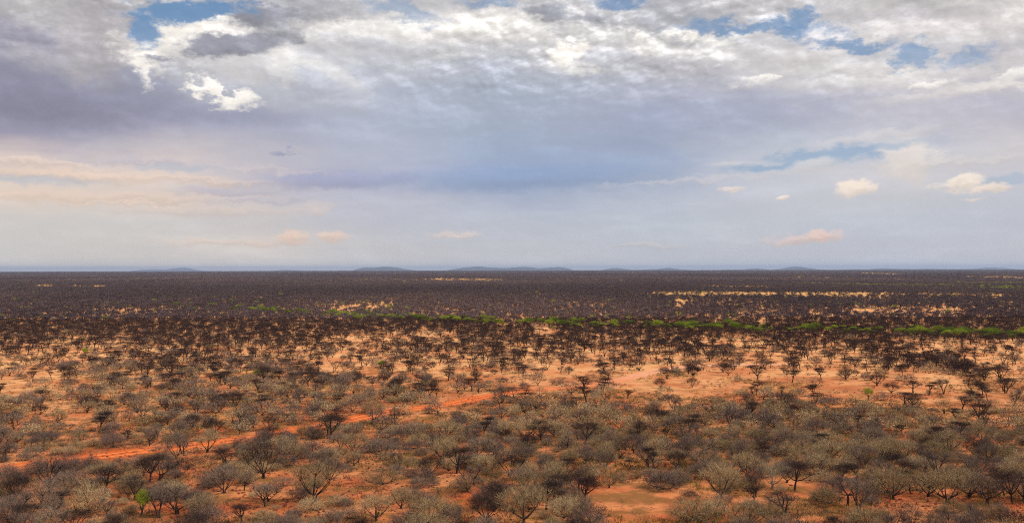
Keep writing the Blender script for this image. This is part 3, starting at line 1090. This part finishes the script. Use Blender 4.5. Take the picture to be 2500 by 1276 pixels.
def band(px, py):
    """how thickly plants stand, by place in view"""
    left = np.clip((1150 - px) / 500, 0, 1)
    ys = np.array([660, 790, 812, 850, 880, 915, 950, 975, 1000, 1035, 1100, 1140, 1280])
    dl = np.array([1.25, 1.20, 1.02, 0.84, 0.88, 0.98, 0.98, 0.95, 0.88, 0.86, 0.74, 0.82, 0.84])
    dr = np.array([1.25, 1.15, 1.12, 1.10, 0.95, 0.62, 0.66, 0.98, 1.25, 1.25, 1.05, 0.92, 0.84])
    return np.interp(py, ys, dl) * left + np.interp(py, ys, dr) * (1 - left)


KW_Y = np.array([780, 850, 885, 915, 950, 980, 1030, 1110, 1150, 1280])
KW = {  # share of each kind by row, left and right of the middle
    'L': {'thorn_tree': (.93, .82, .48, .22, .14, .10, .12, .14, .13, .12), 'grey_shrub': (.06, .15, .43, .55, .45, .38, .42, .42, .42, .42),
          'tan_shrub': (.0, .01, .05, .16, .32, .40, .32, .27, .26, .26), 'bare_tree': (.01, .02, .03, .05, .06, .08, .09, .10, .10, .10),
          'low_bush': (.0, .0, .01, .03, .05, .07, .08, .10, .12, .15)},
    'R': {'thorn_tree': (.93, .88, .74, .50, .36, .10, .06, .08, .10, .11), 'grey_shrub': (.06, .09, .16, .26, .30, .34, .34, .36, .38, .40),
          'tan_shrub': (.0, .01, .03, .06, .16, .48, .52, .44, .35, .32), 'bare_tree': (.01, .02, .07, .14, .12, .04, .04, .06, .08, .08),
          'low_bush': (.0, .0, .0, .04, .06, .04, .04, .06, .09, .09)},
}


def seg_dist(x, y):
    d = np.full(x.shape, 1e9)
    for i in range(0, len(TRACK_PTS) - 1, 2):
        a, b = TRACK_PTS[i], TRACK_PTS[min(i + 2, len(TRACK_PTS) - 1)]
        ab = b - a
        t = np.clip(((x - a[0]) * ab[0] + (y - a[1]) * ab[1]) / (ab @ ab + 1e-9), 0, 1)
        d = np.minimum(d, np.hypot(x - a[0] - t * ab[0], y - a[1] - t * ab[1]))
    return d


def scatter(d0, d1, cell, margin=1.10, r=rng):
    """jittered places over the wedge of plain in view between two distances"""
    ys = np.arange(d0, d1, cell)
    X, Y = [], []
    for y in ys:
        hw = y * 0.5144 * margin + 6
        n = int(2 * hw / cell) + 1
        x = -hw + cell * np.arange(n)
        X.append(x); Y.append(np.full(n, y))
    X, Y = np.concatenate(X), np.concatenate(Y)
    X = X + (r.random(len(X)) - 0.5) * cell * 1.1
    Y = Y + (r.random(len(Y)) - 0.5) * cell * 1.1
    return X, Y


def keep(X, Y, r=rng, h=3.6, clump=0.75):
    px, py = project(X, Y)
    dy = py - LEVEL
    k = (CAM_H - h) / CAM_H
    f1, f2 = LEVEL + dy * (1 + k) / 2, LEVEL + dy * (k + 0.02)
    b = np.maximum(bareness(px, py), np.maximum(bareness(px, f1), bareness(px, f2) * 0.9))
    p = band(px, f1)
    cl = NA(X / 26.0, Y / 34.0, 3)
    hole = NB(X / 90.0 + 5, Y / 150.0, 3)
    p = p + clump * (cl - 0.5) * np.maximum(1.3 - p, 0.1) * 1.8 - np.clip(hole - 0.62, 0, 1) * 2.0 * np.clip((py - 700) / 60, 0.15, 1)
    gap = NC(X / 48.0 + 9, Y / 170.0, 2)
    p = p - np.clip((gap - 0.62) * 5, 0, 0.6) * ((py > 712) & (py < 812))
    p = p * (1 - b)
    return r.random(len(X)) < p


# --- the singled-out plants of the foreground: kind, shape, px, py of the foot, height px, width px, what it looks like
HAND = [
    ('green_tree', 'leafy', 345, 1258, 62, 46, 'small bright green tree', 'standing in front of the bare salmon patch'),
    ('grey_shrub', 'vase', 433, 1252, 68, 104, 'grey brown dome crowned tree', 'on the salmon patch'),
    ('thorn_tree', 'vase', 471, 1238, 40, 52, 'small dark thorn tree', 'tucked beside the dome crowned tree on the salmon patch'),
    ('thorn_tree', 'umbrella', 259, 1198, 58, 92, 'dark red brown flat crowned thorn tree', 'over stony red ground'),
    ('thorn_tree', 'vase', 643, 1166, 88, 96, 'tall dark fan shaped thorn tree with bare stems', 'on open orange ground'),
    ('tan_shrub', 'vase', 768, 1222, 98, 112, 'large olive grey tree with leaning twin stems', 'on the stony slope'),
    ('grey_shrub', 'vase', 548, 1202, 66, 70, 'blue grey round topped tree', 'left of the fan shaped thorn tree'),
    ('tan_shrub', 'dome', 602, 1180, 44, 50, 'small olive brown bush', 'between the round topped tree and the fan shaped tree'),
    ('thorn_tree', 'vase', 350, 1160, 46, 52, 'dark upright thorn tree', 'behind the dark flat crowned tree'),
    ('bare_tree', 'bare', 120, 1200, 92, 70, 'tall black leafless tree with spreading arms', 'above the grey scrub'),
    ('grey_shrub', 'dome', 30, 1205, 62, 100, 'wide ash grey shrub', 'under the tall leafless tree'),
    ('grey_shrub', 'dome', 95, 1240, 60, 110, 'broad purplish grey shrub', 'below the tall leafless tree'),
    ('tan_shrub', 'dome', 215, 1248, 66, 90, 'big tan grey domed shrub', 'just left of the salmon patch'),
    ('thorn_tree', 'umbrella', 148, 1232, 38, 62, 'low dark umbrella thorn', 'among the grey shrubs at the left'),
    ('bare_tree', 'vase', 20, 1285, 74, 92, 'dark branching tree cut by the left edge', 'nearest the viewer'),
    ('grey_shrub', 'dome', 130, 1282, 46, 90, 'dull purple grey thicket shrub', 'at the near edge left of the green tree'),
    ('bare_tree', 'bare', 262, 1258, 44, 44, 'rusty brown leaning bare sapling', 'left of the green tree'),
    ('bare_tree', 'vase', 520, 1288, 50, 84, 'dark crooked leaning tree', 'at the near edge right of the salmon patch'),
    ('tan_shrub', 'vase', 1015, 1272, 62, 60, 'dark stemmed leaning tree', 'left of the tan domed tree'),
    ('tan_shrub', 'vase', 1052, 1275, 62, 98, 'tan domed tree with a thin dark trunk', 'at the near edge'),
    ('tan_shrub', 'vase', 1278, 1276, 92, 124, 'largest buff coloured domed tree', 'at the near edge in the middle'),
    ('thorn_tree', 'vase', 1413, 1208, 76, 76, 'dark fan stemmed tree', 'beside the left end of the big sand patch'),
    ('tan_shrub', 'dome', 1360, 1182, 52, 78, 'pale tan round shrub', 'leaning against the dark fan stemmed tree'),
    ('grey_shrub', 'dome', 1210, 1228, 62, 66, 'charcoal spiky shrub', 'behind the largest buff tree'),
    ('tan_shrub', 'dome', 1203, 1164, 32, 60, 'light olive mounded shrub', 'behind the charcoal spiky shrub'),
    ('grey_shrub', 'dome', 1440, 1276, 58, 76, 'dark grey tangled shrub', 'at the foot of the sand patch'),
    ('tan_shrub', 'dome', 1375, 1262, 48, 80, 'dull olive thicket shrub', 'between the largest buff tree and the dark tangled shrub'),
    ('tan_shrub', 'vase', 1758, 1214, 86, 88, 'tall grey olive egg shaped tree', 'at the far right end of the sand patch'),
    ('grey_shrub', 'dome', 1682, 1208, 16, 34, 'little grey mound bush', 'on the rim of the sand patch'),
    ('tan_shrub', 'dome', 1690, 1268, 50, 120, 'wide low sage olive shrub', 'overhanging the sand patch'),
    ('tan_shrub', 'dome', 1745, 1258, 48, 70, 'bright sage olive shrub', 'joined to the wide low shrub'),
    ('pale_tree', 'vase', 1884, 1190, 74, 76, 'straw coloured leafless tree', 'right of the egg shaped tree'),
    ('bare_tree', 'vase', 1843, 1212, 82, 44, 'dark narrow twiggy tree', 'between the egg shaped tree and the straw coloured tree'),
    ('thorn_tree', 'umbrella', 1915, 1250, 50, 98, 'flat topped dark umbrella thorn with forked trunk', 'on the narrow sand strip'),
    ('tan_shrub', 'vase', 2178, 1216, 74, 104, 'yellowish brown domed tree with a pale trunk', 'behind the narrow sand strip'),
    ('tan_shrub', 'vase', 2310, 1226, 82, 116, 'great olive brown dome tree with thick dark trunk', 'under the clearing at the right'),
    ('thorn_tree', 'umbrella', 2470, 1228, 82, 84, 'dark layered thorn tree with a leaning trunk', 'close to the right edge'),
    ('grey_shrub', 'dome', 2395, 1205, 56, 90, 'silver grey spreading shrub', 'left of the layered thorn tree'),
    ('tan_shrub', 'dome', 2385, 1268, 42, 100, 'warm brown rounded shrub', 'below the great olive dome tree'),
    ('grey_shrub', 'dome', 2438, 1150, 28, 54, 'small dark shrub', 'above the layered thorn tree'),
    ('grey_shrub', 'dome', 1615, 1192, 44, 90, 'dark purple grey hedge like shrub', 'behind the sand patch'),
    ('bare_tree', 'vase', 655, 1222, 44, 60, 'thin rusty bare sapling', 'on the stony ground below the fan shaped tree'),
    ('grey_shrub', 'dome', 20, 1160, 30, 60, 'small ash grey shrub', 'just under the orange track end'),
    ('green_tree', 'leafy', 626, 921, 20, 20, 'small dark green tree', 'alone in the grey scrub on the left'),
    ('green_tree', 'leafy', 2120, 976, 30, 22, 'light green tree', 'at the rim of the open sand on the right'),
    ('green_tree', 'leafy', 928, 899, 20, 22, 'small yellow green tree', 'above the olive shrubs in the middle'),
    ('green_tree', 'leafy', 207, 866, 16, 18, 'little green tree', 'among dark thorn trees on the far left'),
    ('thorn_tree', 'umbrella', 2206, 986, 30, 60, 'dark mushroom shaped thorn tree', 'on open sand above the right hand scrub belt'),
    ('thorn_tree', 'umbrella', 2265, 962, 32, 44, 'dark flat thorn tree', 'right one of a touching pair on the sand'),
    ('thorn_tree', 'umbrella', 2228, 958, 30, 40, 'dark flat thorn tree', 'left one of a touching pair on the sand'),
    ('thorn_tree', 'umbrella', 2445, 934, 42, 54, 'dense dark double topped thorn tree', 'on pale sand near the right edge'),
    ('thorn_tree', 'vase', 2370, 952, 32, 40, 'dark open branched thorn tree', 'on pale sand left of the double topped tree'),
    ('thorn_tree', 'umbrella', 2368, 976, 22, 40, 'small dark flat thorn tree', 'in front of the open branched thorn tree'),
    ('thorn_tree', 'umbrella', 515, 930, 22, 40, 'dark flat topped thorn tree', 'above grey scrub left of the small green tree'),
    ('thorn_tree', 'umbrella', 535, 935, 24, 44, 'broad dark thorn tree', 'beside the small green tree on the left'),
    ('thorn_tree', 'umbrella', 127, 925, 24, 28, 'lone dark thorn tree', 'on the bare sand at the left'),
    ('thorn_tree', 'umbrella', 103, 976, 26, 40, 'dark spreading thorn tree', 'below the left hand bare sand'),
    ('tan_shrub', 'vase', 143, 1030, 34, 46, 'tan capped tree with dark trunk', 'on the sand above the lower left track'),
    ('thorn_tree', 'dome', 430, 1010, 34, 46, 'black brown tangled bush', 'on sand left of the orange track'),
    ('thorn_tree', 'dome', 1120, 1030, 30, 44, 'black round bush', 'beside the orange track bend'),
    ('tan_shrub', 'dome', 912, 1008, 34, 56, 'rounded khaki shrub', 'on the left bank of the orange track'),
]

placed = []       # kind, shape, var, x, y, sx, sz, rot, hand look, hand place
SHAPE_SIZE = {}


def size_of(shape, var):
    k = (shape, var)
    if k not in SHAPE_SIZE:
        (wV, _, _), (cV, _, _) = lib(shape, var, 1)
        SHAPE_SIZE[k] = (float(np.percentile(np.abs(cV[:, 0]), 97)) * 2, float(np.percentile(cV[:, 2], 98)))
    return SHAPE_SIZE[k]


for i, (kind, shape, px, py, hp, wp, look, place) in enumerate(HAND):
    x, y = ground_at(px, py)
    var = i % NVAR
    w, h = size_of(shape, var)
    placed.append((kind, shape, var, x, y, wp / F * y / w, hp / F * y / h, rng.random() * 6.28, look, place))

hand_xy = np.array([(p[3], p[4]) for p in placed])


def kinds_for(px, py, r):
    out = []
    u = r.random(len(px))
    wob = NC(px * 0.012, py * 0.03)
    for i in range(len(px)):
        side = 'L' if px[i] < 1000 + 300 * (wob[i] - 0.5) else 'R'
        acc, k = 0.0, 'thorn_tree'
        for name in ('thorn_tree', 'grey_shrub', 'tan_shrub', 'bare_tree', 'low_bush'):
            acc += np.interp(py[i], KW_Y, KW[side][name])
            if u[i] < acc:
                k = name
                break
        out.append(k)
    return out


near = []          # random plants that may become objects
for d0, d1, cell in ((93, 190, 3.05), (190, 320, 3.25), (320, 520, 3.9)):
    X, Y = scatter(d0, d1, cell)
    ok = keep(X, Y)
    ok &= seg_dist(X, Y) > 3.6
    for hx, hy in hand_xy:
        ok &= np.hypot(X - hx, (Y - hy)) > 1.7
    X, Y = X[ok], Y[ok]
    px, py = project(X, Y)
    ks = kinds_for(px, LEVEL + (py - LEVEL) * 0.95, rng)
    for x, y, k in zip(X, Y, ks):
        sh = KIND_OF[k][0][int(rng.random() * len(KIND_OF[k][0]))]
        s = 0.58 + 0.60 * rng.random() ** 1.2
        near.append((k, sh, int(rng.random() * NVAR), x, y, s * (0.84 + 0.30 * rng.random()), s * (0.84 if y < 190 else 0.80), rng.random() * 6.28, None, None))

# riverine green trees
gl = []
for px in np.arange(385, 2540, 12.0):
    py = np.interp(px, [p[0] for p in GREEN_LINE], [p[1] for p in GREEN_LINE])
    thin = NC(np.array([px * 0.011]), np.array([2.0]))[0]
    start = np.clip((px - 380) / 200, 0.7, 1)
    for k in range(2):
        if rng.random() < start * np.clip(2.2 * thin - 0.20, 0.30, 1.0):
            x, y = ground_at(px + rng.normal() * 6, py + 6 + rng.normal() * 3.4)
            s = 0.55 + 0.6 * rng.random()
            gl.append(('green_tree', 'leafy', int(rng.random() * NVAR), x, y, s * 1.35, s * 1.0, rng.random() * 6.28, None, None))
gl = gl[:285]

# objects: of each kind those that show largest; the rest is woodland
CAP = {'thorn_tree': 290, 'grey_shrub': 290, 'tan_shrub': 290, 'bare_tree': 200, 'low_bush': 150, 'pale_tree': 50}
count = {}
for p in placed:
    count[p[0]] = count.get(p[0], 0) + 1
rest = []


def shows(p):
    px, _ = project(p[3], p[4])
    if not -25 < px < 2525:
        return False
    _, top = project(p[3], p[4], size_of(p[1], p[2])[1] * p[6])
    return top < 1272


for p in sorted(near, key=lambda q: q[4]):
    if count.get(p[0], 0) < CAP[p[0]] and shows(p):
        count[p[0]] = count.get(p[0], 0) + 1
        placed.append(p)
    else:
        rest.append(p)
placed += gl

# ------------------------------------------------------------------ labels
SHADE = {'thorn_tree': 'dark brown', 'grey_shrub': 'grey', 'tan_shrub': 'tan olive', 'bare_tree': 'leafless brown',
         'low_bush': 'low tan', 'green_tree': 'bright green', 'pale_tree': 'straw coloured'}
NOUN = {'thorn_tree': 'thorn tree', 'grey_shrub': 'shrub', 'tan_shrub': 'shrub', 'bare_tree': 'tree', 'low_bush': 'bush',
        'green_tree': 'tree', 'pale_tree': 'tree'}
FORM = {'umbrella': 'flat topped', 'vase': 'fan shaped', 'dome': '', 'low': '', 'bare': '', 'leafy': ''}
GROUP = {'thorn_tree': 'dark thorn trees scattered over the red plain', 'grey_shrub': 'grey leafless shrubs on the red plain',
         'tan_shrub': 'tan olive shrubs on the red plain', 'bare_tree': 'leafless trees on the red plain',
         'low_bush': 'low bushes on the red plain', 'green_tree': 'green trees along the dry river line',
         'pale_tree': 'straw coloured trees on the red plain'}
CAT = {'thorn_tree': 'tree', 'grey_shrub': 'shrub', 'tan_shrub': 'shrub', 'bare_tree': 'tree', 'low_bush': 'bush',
       'green_tree': 'tree', 'pale_tree': 'tree'}
ROWS = [(1248, 'at bottom edge'), (1222, 'behind nearest row'), (1196, 'on stony foreground'),
        (1168, 'behind stony foreground'), (1140, 'before lower scrub'), (1112, 'in lower scrub'),
        (1084, 'below lower track'), (1058, 'level with lower track'), (1034, 'under orange track bend'),
        (1012, 'beside orange track bend'), (992, 'above orange track bend'), (974, 'in pale scrub belt'),
        (956, 'atop pale scrub belt'), (938, 'on lower open sand'), (922, 'on middle open sand'),
        (906, 'by pale far track'), (890, 'behind pale far track'), (875, 'on upper open sand'),
        (860, 'beyond the open sand'), (840, 'before dark far woodland'), (0, 'near green tree line')]
ORD = ['first', 'second', 'third', 'fourth', 'fifth', 'sixth', 'seventh', 'eighth', 'ninth', 'tenth', 'eleventh', 'twelfth',
       'thirteenth', 'fourteenth', 'fifteenth', 'sixteenth', 'seventeenth', 'eighteenth', 'nineteenth', 'twentieth']
ORD += ['twenty-' + w for w in ORD[:9]] + ['thirtieth'] + ['thirty-' + w for w in ORD[:9]] + ['fortieth'] + ['forty-' + w for w in ORD[:9]]
NINTH = ['first', 'second', 'third', 'fourth', 'middle', 'sixth', 'seventh', 'eighth', 'last']
labels = {}
cells = {}
for i, p in enumerate(placed):
    if p[8]:
        labels[i] = p[8] + ', ' + p[9]
        continue
    px, py = project(p[3], p[4])
    if p[0] == 'green_tree':
        zone = 'in green river line'
    else:
        zone = next(z for y0, z in ROWS if py > y0)
    third = ('left' if px < 833 else ('middle' if px < 1667 else 'right')) + ' third'
    if p[0] == 'green_tree':
        third = NINTH[int(min(8, max(0, px / 278)))] + ' ninth'
    size = 'small' if p[6] < 0.62 else ('tall' if p[6] > 0.80 else '')
    look = ' '.join(w for w in (size, SHADE[p[0]], FORM[p[1]], NOUN[p[0]]) if w)
    cells.setdefault((look, zone, third), []).append((px, i))
for (look, zone, third), v in cells.items():
    v.sort()
    for n, (_, i) in enumerate(v):
        if len(v) == 1:
            labels[i] = f'{look} {zone}, {third}'
        else:
            labels[i] = f'{look} {zone}, {ORD[min(n, 48)]} from left, {third}'

# ------------------------------------------------------------------ plants: objects
protos = {}
for i, (kind, shape, var, x, y, sx, sz, rot, look, place) in enumerate(placed):
    parts = y < 250 or look is not None
    key = (kind, shape, var, parts)
    if key not in protos:
        if parts:
            root = link(kind, None)
            ch = [link('trunk', mesh_for(kind, shape, var, 'trunk'), root), link('crown', mesh_for(kind, shape, var, 'crown'), root)]
        else:
            root, ch = link(kind, mesh_for(kind, shape, var, 'all')), []
        protos[key] = (root, ch)
    else:
        src, sch = protos[key]
        root = src.copy()
        COL.objects.link(root)
        for c in sch:
            c2 = c.copy()
            COL.objects.link(c2)
            c2.parent = root
    root.location = (x, y, 0.0)
    root.rotation_euler = (0, 0, rot)
    root.scale = (sx, sx, sz)
    tag(root, labels[i], CAT[kind], GROUP[kind])


# ------------------------------------------------------------------ woodland beyond: one mass per belt
def mass(name, label, items, lod, far=False):
    """items: (kind, shape, var, x, y, z, sx, sz, rot) merged into one object"""
    groups = {}
    for it in items:
        groups.setdefault((it[0], it[1], it[2]), []).append(it[3:])
    Vs, Ts, Ms, Cs, n = [], [], [], [], 0
    mats, midx = [], {}

    def mid(tone):
        if tone not in midx:
            midx[tone] = len(mats)
            mats.append(MS[tone])
        return midx[tone]
    for (kind, shape, var), rows in groups.items():
        (wV, wT, wC), (cV, cT, cC) = lib(shape, var, lod)
        tone, wtone = KIND_OF[kind][1:]
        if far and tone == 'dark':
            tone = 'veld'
        V, T, C = np.concatenate([wV, cV]), np.concatenate([wT, cT + len(wV)]), np.concatenate([wC, cC])
        M = np.concatenate([np.full(len(wT), mid(wtone)), np.full(len(cT), mid(tone))])
        a = np.array(rows)
        k = len(a)
        c, s = np.cos(a[:, 5])[:, None], np.sin(a[:, 5])[:, None]
        vx, vy = V[:, 0][None] * a[:, 3:4], V[:, 1][None] * a[:, 3:4]
        X = a[:, 0:1] + c * vx - s * vy
        Y = a[:, 1:2] + s * vx + c * vy
        Z = a[:, 2:3] + V[:, 2][None] * a[:, 4:5]
        Vs.append(np.stack([X, Y, Z], 2).reshape(-1, 3).astype(np.float32))
        Ts.append((T[None] + (np.arange(k) * len(V))[:, None, None]).reshape(-1, 3) + n)
        Ms.append(np.tile(M, k))
        base = rng.random(k)
        if far:
            base = 0.45 * base + 1.1 * NA(a[:, 0] / 260.0, a[:, 1] / 620.0) - 0.1
        Cs.append((C[None] + base[:, None]).reshape(-1))
        n += k * len(V)
    me = tri_mesh(name, np.concatenate(Vs), np.concatenate(Ts), mats, np.concatenate(Ms), np.concatenate(Cs))
    tag(link(name, me), label, kind='stuff')
    return len(me.polygons)


mass('thornveld', 'continuous thorn scrub beyond the nearer single trees', [(p[0], p[1], p[2], p[3], p[4], 0.0, p[5], p[6], p[7]) for p in rest], 1)


def far_items(d0, d1, cell, wide, high, r=rng):
    X, Y = scatter(d0, d1, cell, 1.12)
    ok = (np.hypot(X, Y) < EDGE + 150)
    X, Y = X[ok], Y[ok]
    ok = keep(X, Y, h=3.6 * high, clump=0.6)
    X, Y = X[ok], Y[ok]
    Z = ground_z(X, Y)
    px, py = project(X, Y)
    gp = np.interp(px, [p[0] for p in GREEN_LINE], [p[1] for p in GREEN_LINE])
    out = []
    u = r.random((len(X), 6))
    gz = NB(X / 420.0, Y / 500.0)
    for i in range(len(X)):
        k, sh = 'thorn_tree', 'umbrella' if u[i, 0] < 0.8 else 'dome'
        if u[i, 1] < 0.05:
            k, sh = 'grey_shrub', 'dome'
        east = px[i] > 1900 and 692 < py[i] < 712
        if u[i, 2] < (0.55 if east and gz[i] > 0.42 else 0.012 + 0.10 * max(0.0, gz[i] - 0.55)):
            k, sh = 'green_tree', 'leafy'
        s = 0.62 + 0.5 * u[i, 3]
        out.append((k, sh, int(u[i, 4] * NVAR), X[i], Y[i], Z[i], s * wide, s * high, u[i, 5] * 6.28))
    return out


n1 = mass('thornveld', 'dense dark thorn woodland on the middle plain', far_items(520, 2000, 4.6, 1.12, 0.92), 2, True)
n2 = mass('thornveld', 'dark woodland running to the horizon', far_items(2000, 5200, 12.5, 2.9, 1.0), 2, True)
n3 = mass('thornveld', 'last strip of dark woodland on the horizon', far_items(5200, EDGE + 150, 34.0, 7.0, 1.1), 2, True)
print('tris', n1, n2, n3, 'placed', len(placed), count, 'rest', len(rest))


# ------------------------------------------------------------------ stones and dry grass of the foreground
def build_stones():
    m, t, out = mat('red_stone')
    at = t.new('ShaderNodeAttribute', attribute_name='tint').outputs['Fac']
    principled(t, out, t.mix(at, lin((84, 34, 24)), lin((158, 84, 56))), 0.9, 0.2)
    N = 26000
    y = 96 + 130 * rng.random(N) ** 1.3
    x = (rng.random(N) * 2 - 1) * y * 0.56
    px, py = project(x, y)
    sand = bareness(px, py)
    field = NA(x / 9.0, y / 12.0) + 0.35 * np.exp(-((px - 700) / 420) ** 2) - 0.35 * np.exp(-((px - 1600) / 170) ** 2)
    ok = rng.random(N) < np.clip((field - 0.46) * 4, 0.03, 1)
    x, y = x[ok], y[ok]
    N = len(x)
    s = 0.09 + 0.21 * rng.random(N) ** 1.8
    base = np.array([(1, 0, 0), (0.2, 0.9, 0), (-0.9, 0.4, 0), (-0.5, -0.8, 0), (0.6, -0.8, 0), (0.35, 0.1, 0.8), (-0.3, -0.1, 0.65)])
    tri = np.array([(0, 1, 5), (1, 2, 6), (1, 6, 5), (2, 3, 6), (3, 4, 6), (4, 5, 6), (4, 0, 5)])
    V = base[None] + rng.normal(size=(N, 7, 3)) * 0.16
    th = rng.random(N) * 6.28
    c, sn = np.cos(th)[:, None], np.sin(th)[:, None]
    X = (V[..., 0] * c - V[..., 1] * sn) * s[:, None] + x[:, None]
    Y = (V[..., 0] * sn + V[..., 1] * c) * s[:, None] + y[:, None]
    Z = V[..., 2] * s[:, None] * 0.8 - 0.01
    VV = np.stack([X, Y, Z], 2).reshape(-1, 3)
    T = (tri[None] + (np.arange(N) * 7)[:, None, None]).reshape(-1, 3)
    me = tri_mesh('stones', VV, T, [m], tint=np.repeat(rng.random(N), 7))
    tag(link('stones', me), 'dark red stones strewn over the near ground', kind='stuff')


def build_grass():
    m, t, out = mat('dry_grass')
    at = t.new('ShaderNodeAttribute', attribute_name='tint').outputs['Fac']
    col = t.mix(at, (0.22, 0.135, 0.028), (0.46, 0.34, 0.09))
    d = t.new('ShaderNodeBsdfDiffuse')
    t.l.new(col, d.inputs[0])
    t.l.new(d.outputs[0], out.inputs[0])
    N = 40000
    y = 95 + 190 * rng.random(N) ** 1.4
    x = (rng.random(N) * 2 - 1) * y * 0.56
    px, py = project(x, y)
    b = bareness(px, py)
    g = NB(x / 14.0 + 3, y / 18.0) * 0.6 + 0.4 * NA(x / 5.0, y / 6.0)
    right = np.clip((px - 900) / 700, 0, 1)
    ok = (rng.random(N) < np.clip((g - 0.47 + 0.07 * right) * 5, 0, 1)) & (b < 0.55) & (seg_dist(x, y) > 2.7)
    x, y = x[ok], y[ok]
    N = len(x)
    K = 9
    P = np.stack([np.repeat(x, K) + rng.normal(size=N * K) * 0.16, np.repeat(y, K) + rng.normal(size=N * K) * 0.16, np.zeros(N * K)], 1)
    D = rng.normal(size=(N * K, 3)) * 0.45
    D[:, 2] = 1.0
    S = Shape()
    S.twigs(P, D, 0.25 + 0.45 * rng.random(N * K), 0.035 + 0.04 * rng.random(N * K), np.clip(np.repeat(rng.random(N), K) + rng.normal(size=N * K) * 0.1, 0, 1), rng)
    V, T, C = S.arrays()
    me = tri_mesh('dry_grass', V, T, [m], tint=C)
    tag(link('dry_grass', me), 'tufts of golden dry grass between the shrubs', kind='stuff')


def build_undergrowth():
    """knee high twiggy scrub filling the ground between the shrubs"""
    N = 90000
    y = 95 + 400 * rng.random(N) ** 1.25
    x = (rng.random(N) * 2 - 1) * y * 0.56
    px, py = project(x, y)
    b = bareness(px, py)
    g = NC(x / 11.0 + 3, y / 14.0) * 0.6 + 0.4 * NA(x / 4.0, y / 5.0)
    ok = (rng.random(N) < np.clip((g - 0.40) * 4, 0, 1) * np.clip(band(px, py), 0, 1)) & (rng.random(N) > b * 0.82) & (seg_dist(x, y) > 2.9)
    x, y = x[ok], y[ok]
    N = len(x)
    K = 12
    h = 0.25 + 0.5 * rng.random(N)
    P = np.stack([np.repeat(x, K) + rng.normal(size=N * K) * 0.30, np.repeat(y, K) + rng.normal(size=N * K) * 0.30, 0.08 * rng.random(N * K)], 1)
    D = rng.normal(size=(N * K, 3)) * 0.6
    D[:, 2] = 0.9
    S = Shape()
    S.twigs(P, D, np.repeat(h, K) * (0.6 + 0.8 * rng.random(N * K)), 0.035 + 0.04 * rng.random(N * K) * np.repeat(y, K) / 150, np.clip(np.repeat(rng.random(N), K) + rng.normal(size=N * K) * 0.15, 0, 1), rng)
    V, T, C = S.arrays()
    m = twig_mat('undergrowth_twigs', (0.075, 0.050, 0.036), (0.26, 0.19, 0.105), own=False)
    me = tri_mesh('undergrowth', V, T, [m], tint=C)
    tag(link('undergrowth', me), 'knee high dry twigs and scrub between the shrubs', kind='stuff')


build_stones()
build_grass()
build_undergrowth()


# ------------------------------------------------------------------ haze
def build_haze():
    x0, x1, y0, y1, z0, z1 = -30500, 30500, -3200, 42500, -150, 112
    V = [(x, y, z) for z in (z0, z1) for y in (y0, y1) for x in (x0, x1)]
    Fc = [(0, 2, 3, 1), (4, 5, 7, 6), (0, 1, 5, 4), (2, 6, 7, 3), (0, 4, 6, 2), (1, 3, 7, 5)]
    me = bpy.data.meshes.new('haze')
    me.from_pydata(V, [], Fc)
    m, t, out = mat('haze')
    v = t.new('ShaderNodeVolumePrincipled')
    v.inputs['Color'].default_value = (0.56, 0.70, 1.0, 1)
    v.inputs['Density'].default_value = 3.6e-5
    v.inputs['Anisotropy'].default_value = 0.1
    t.l.new(v.outputs[0], out.inputs['Volume'])
    me.materials.append(m)
    tag(link('haze', me), 'thin blue haze over the far plain', kind='stuff')


build_haze()
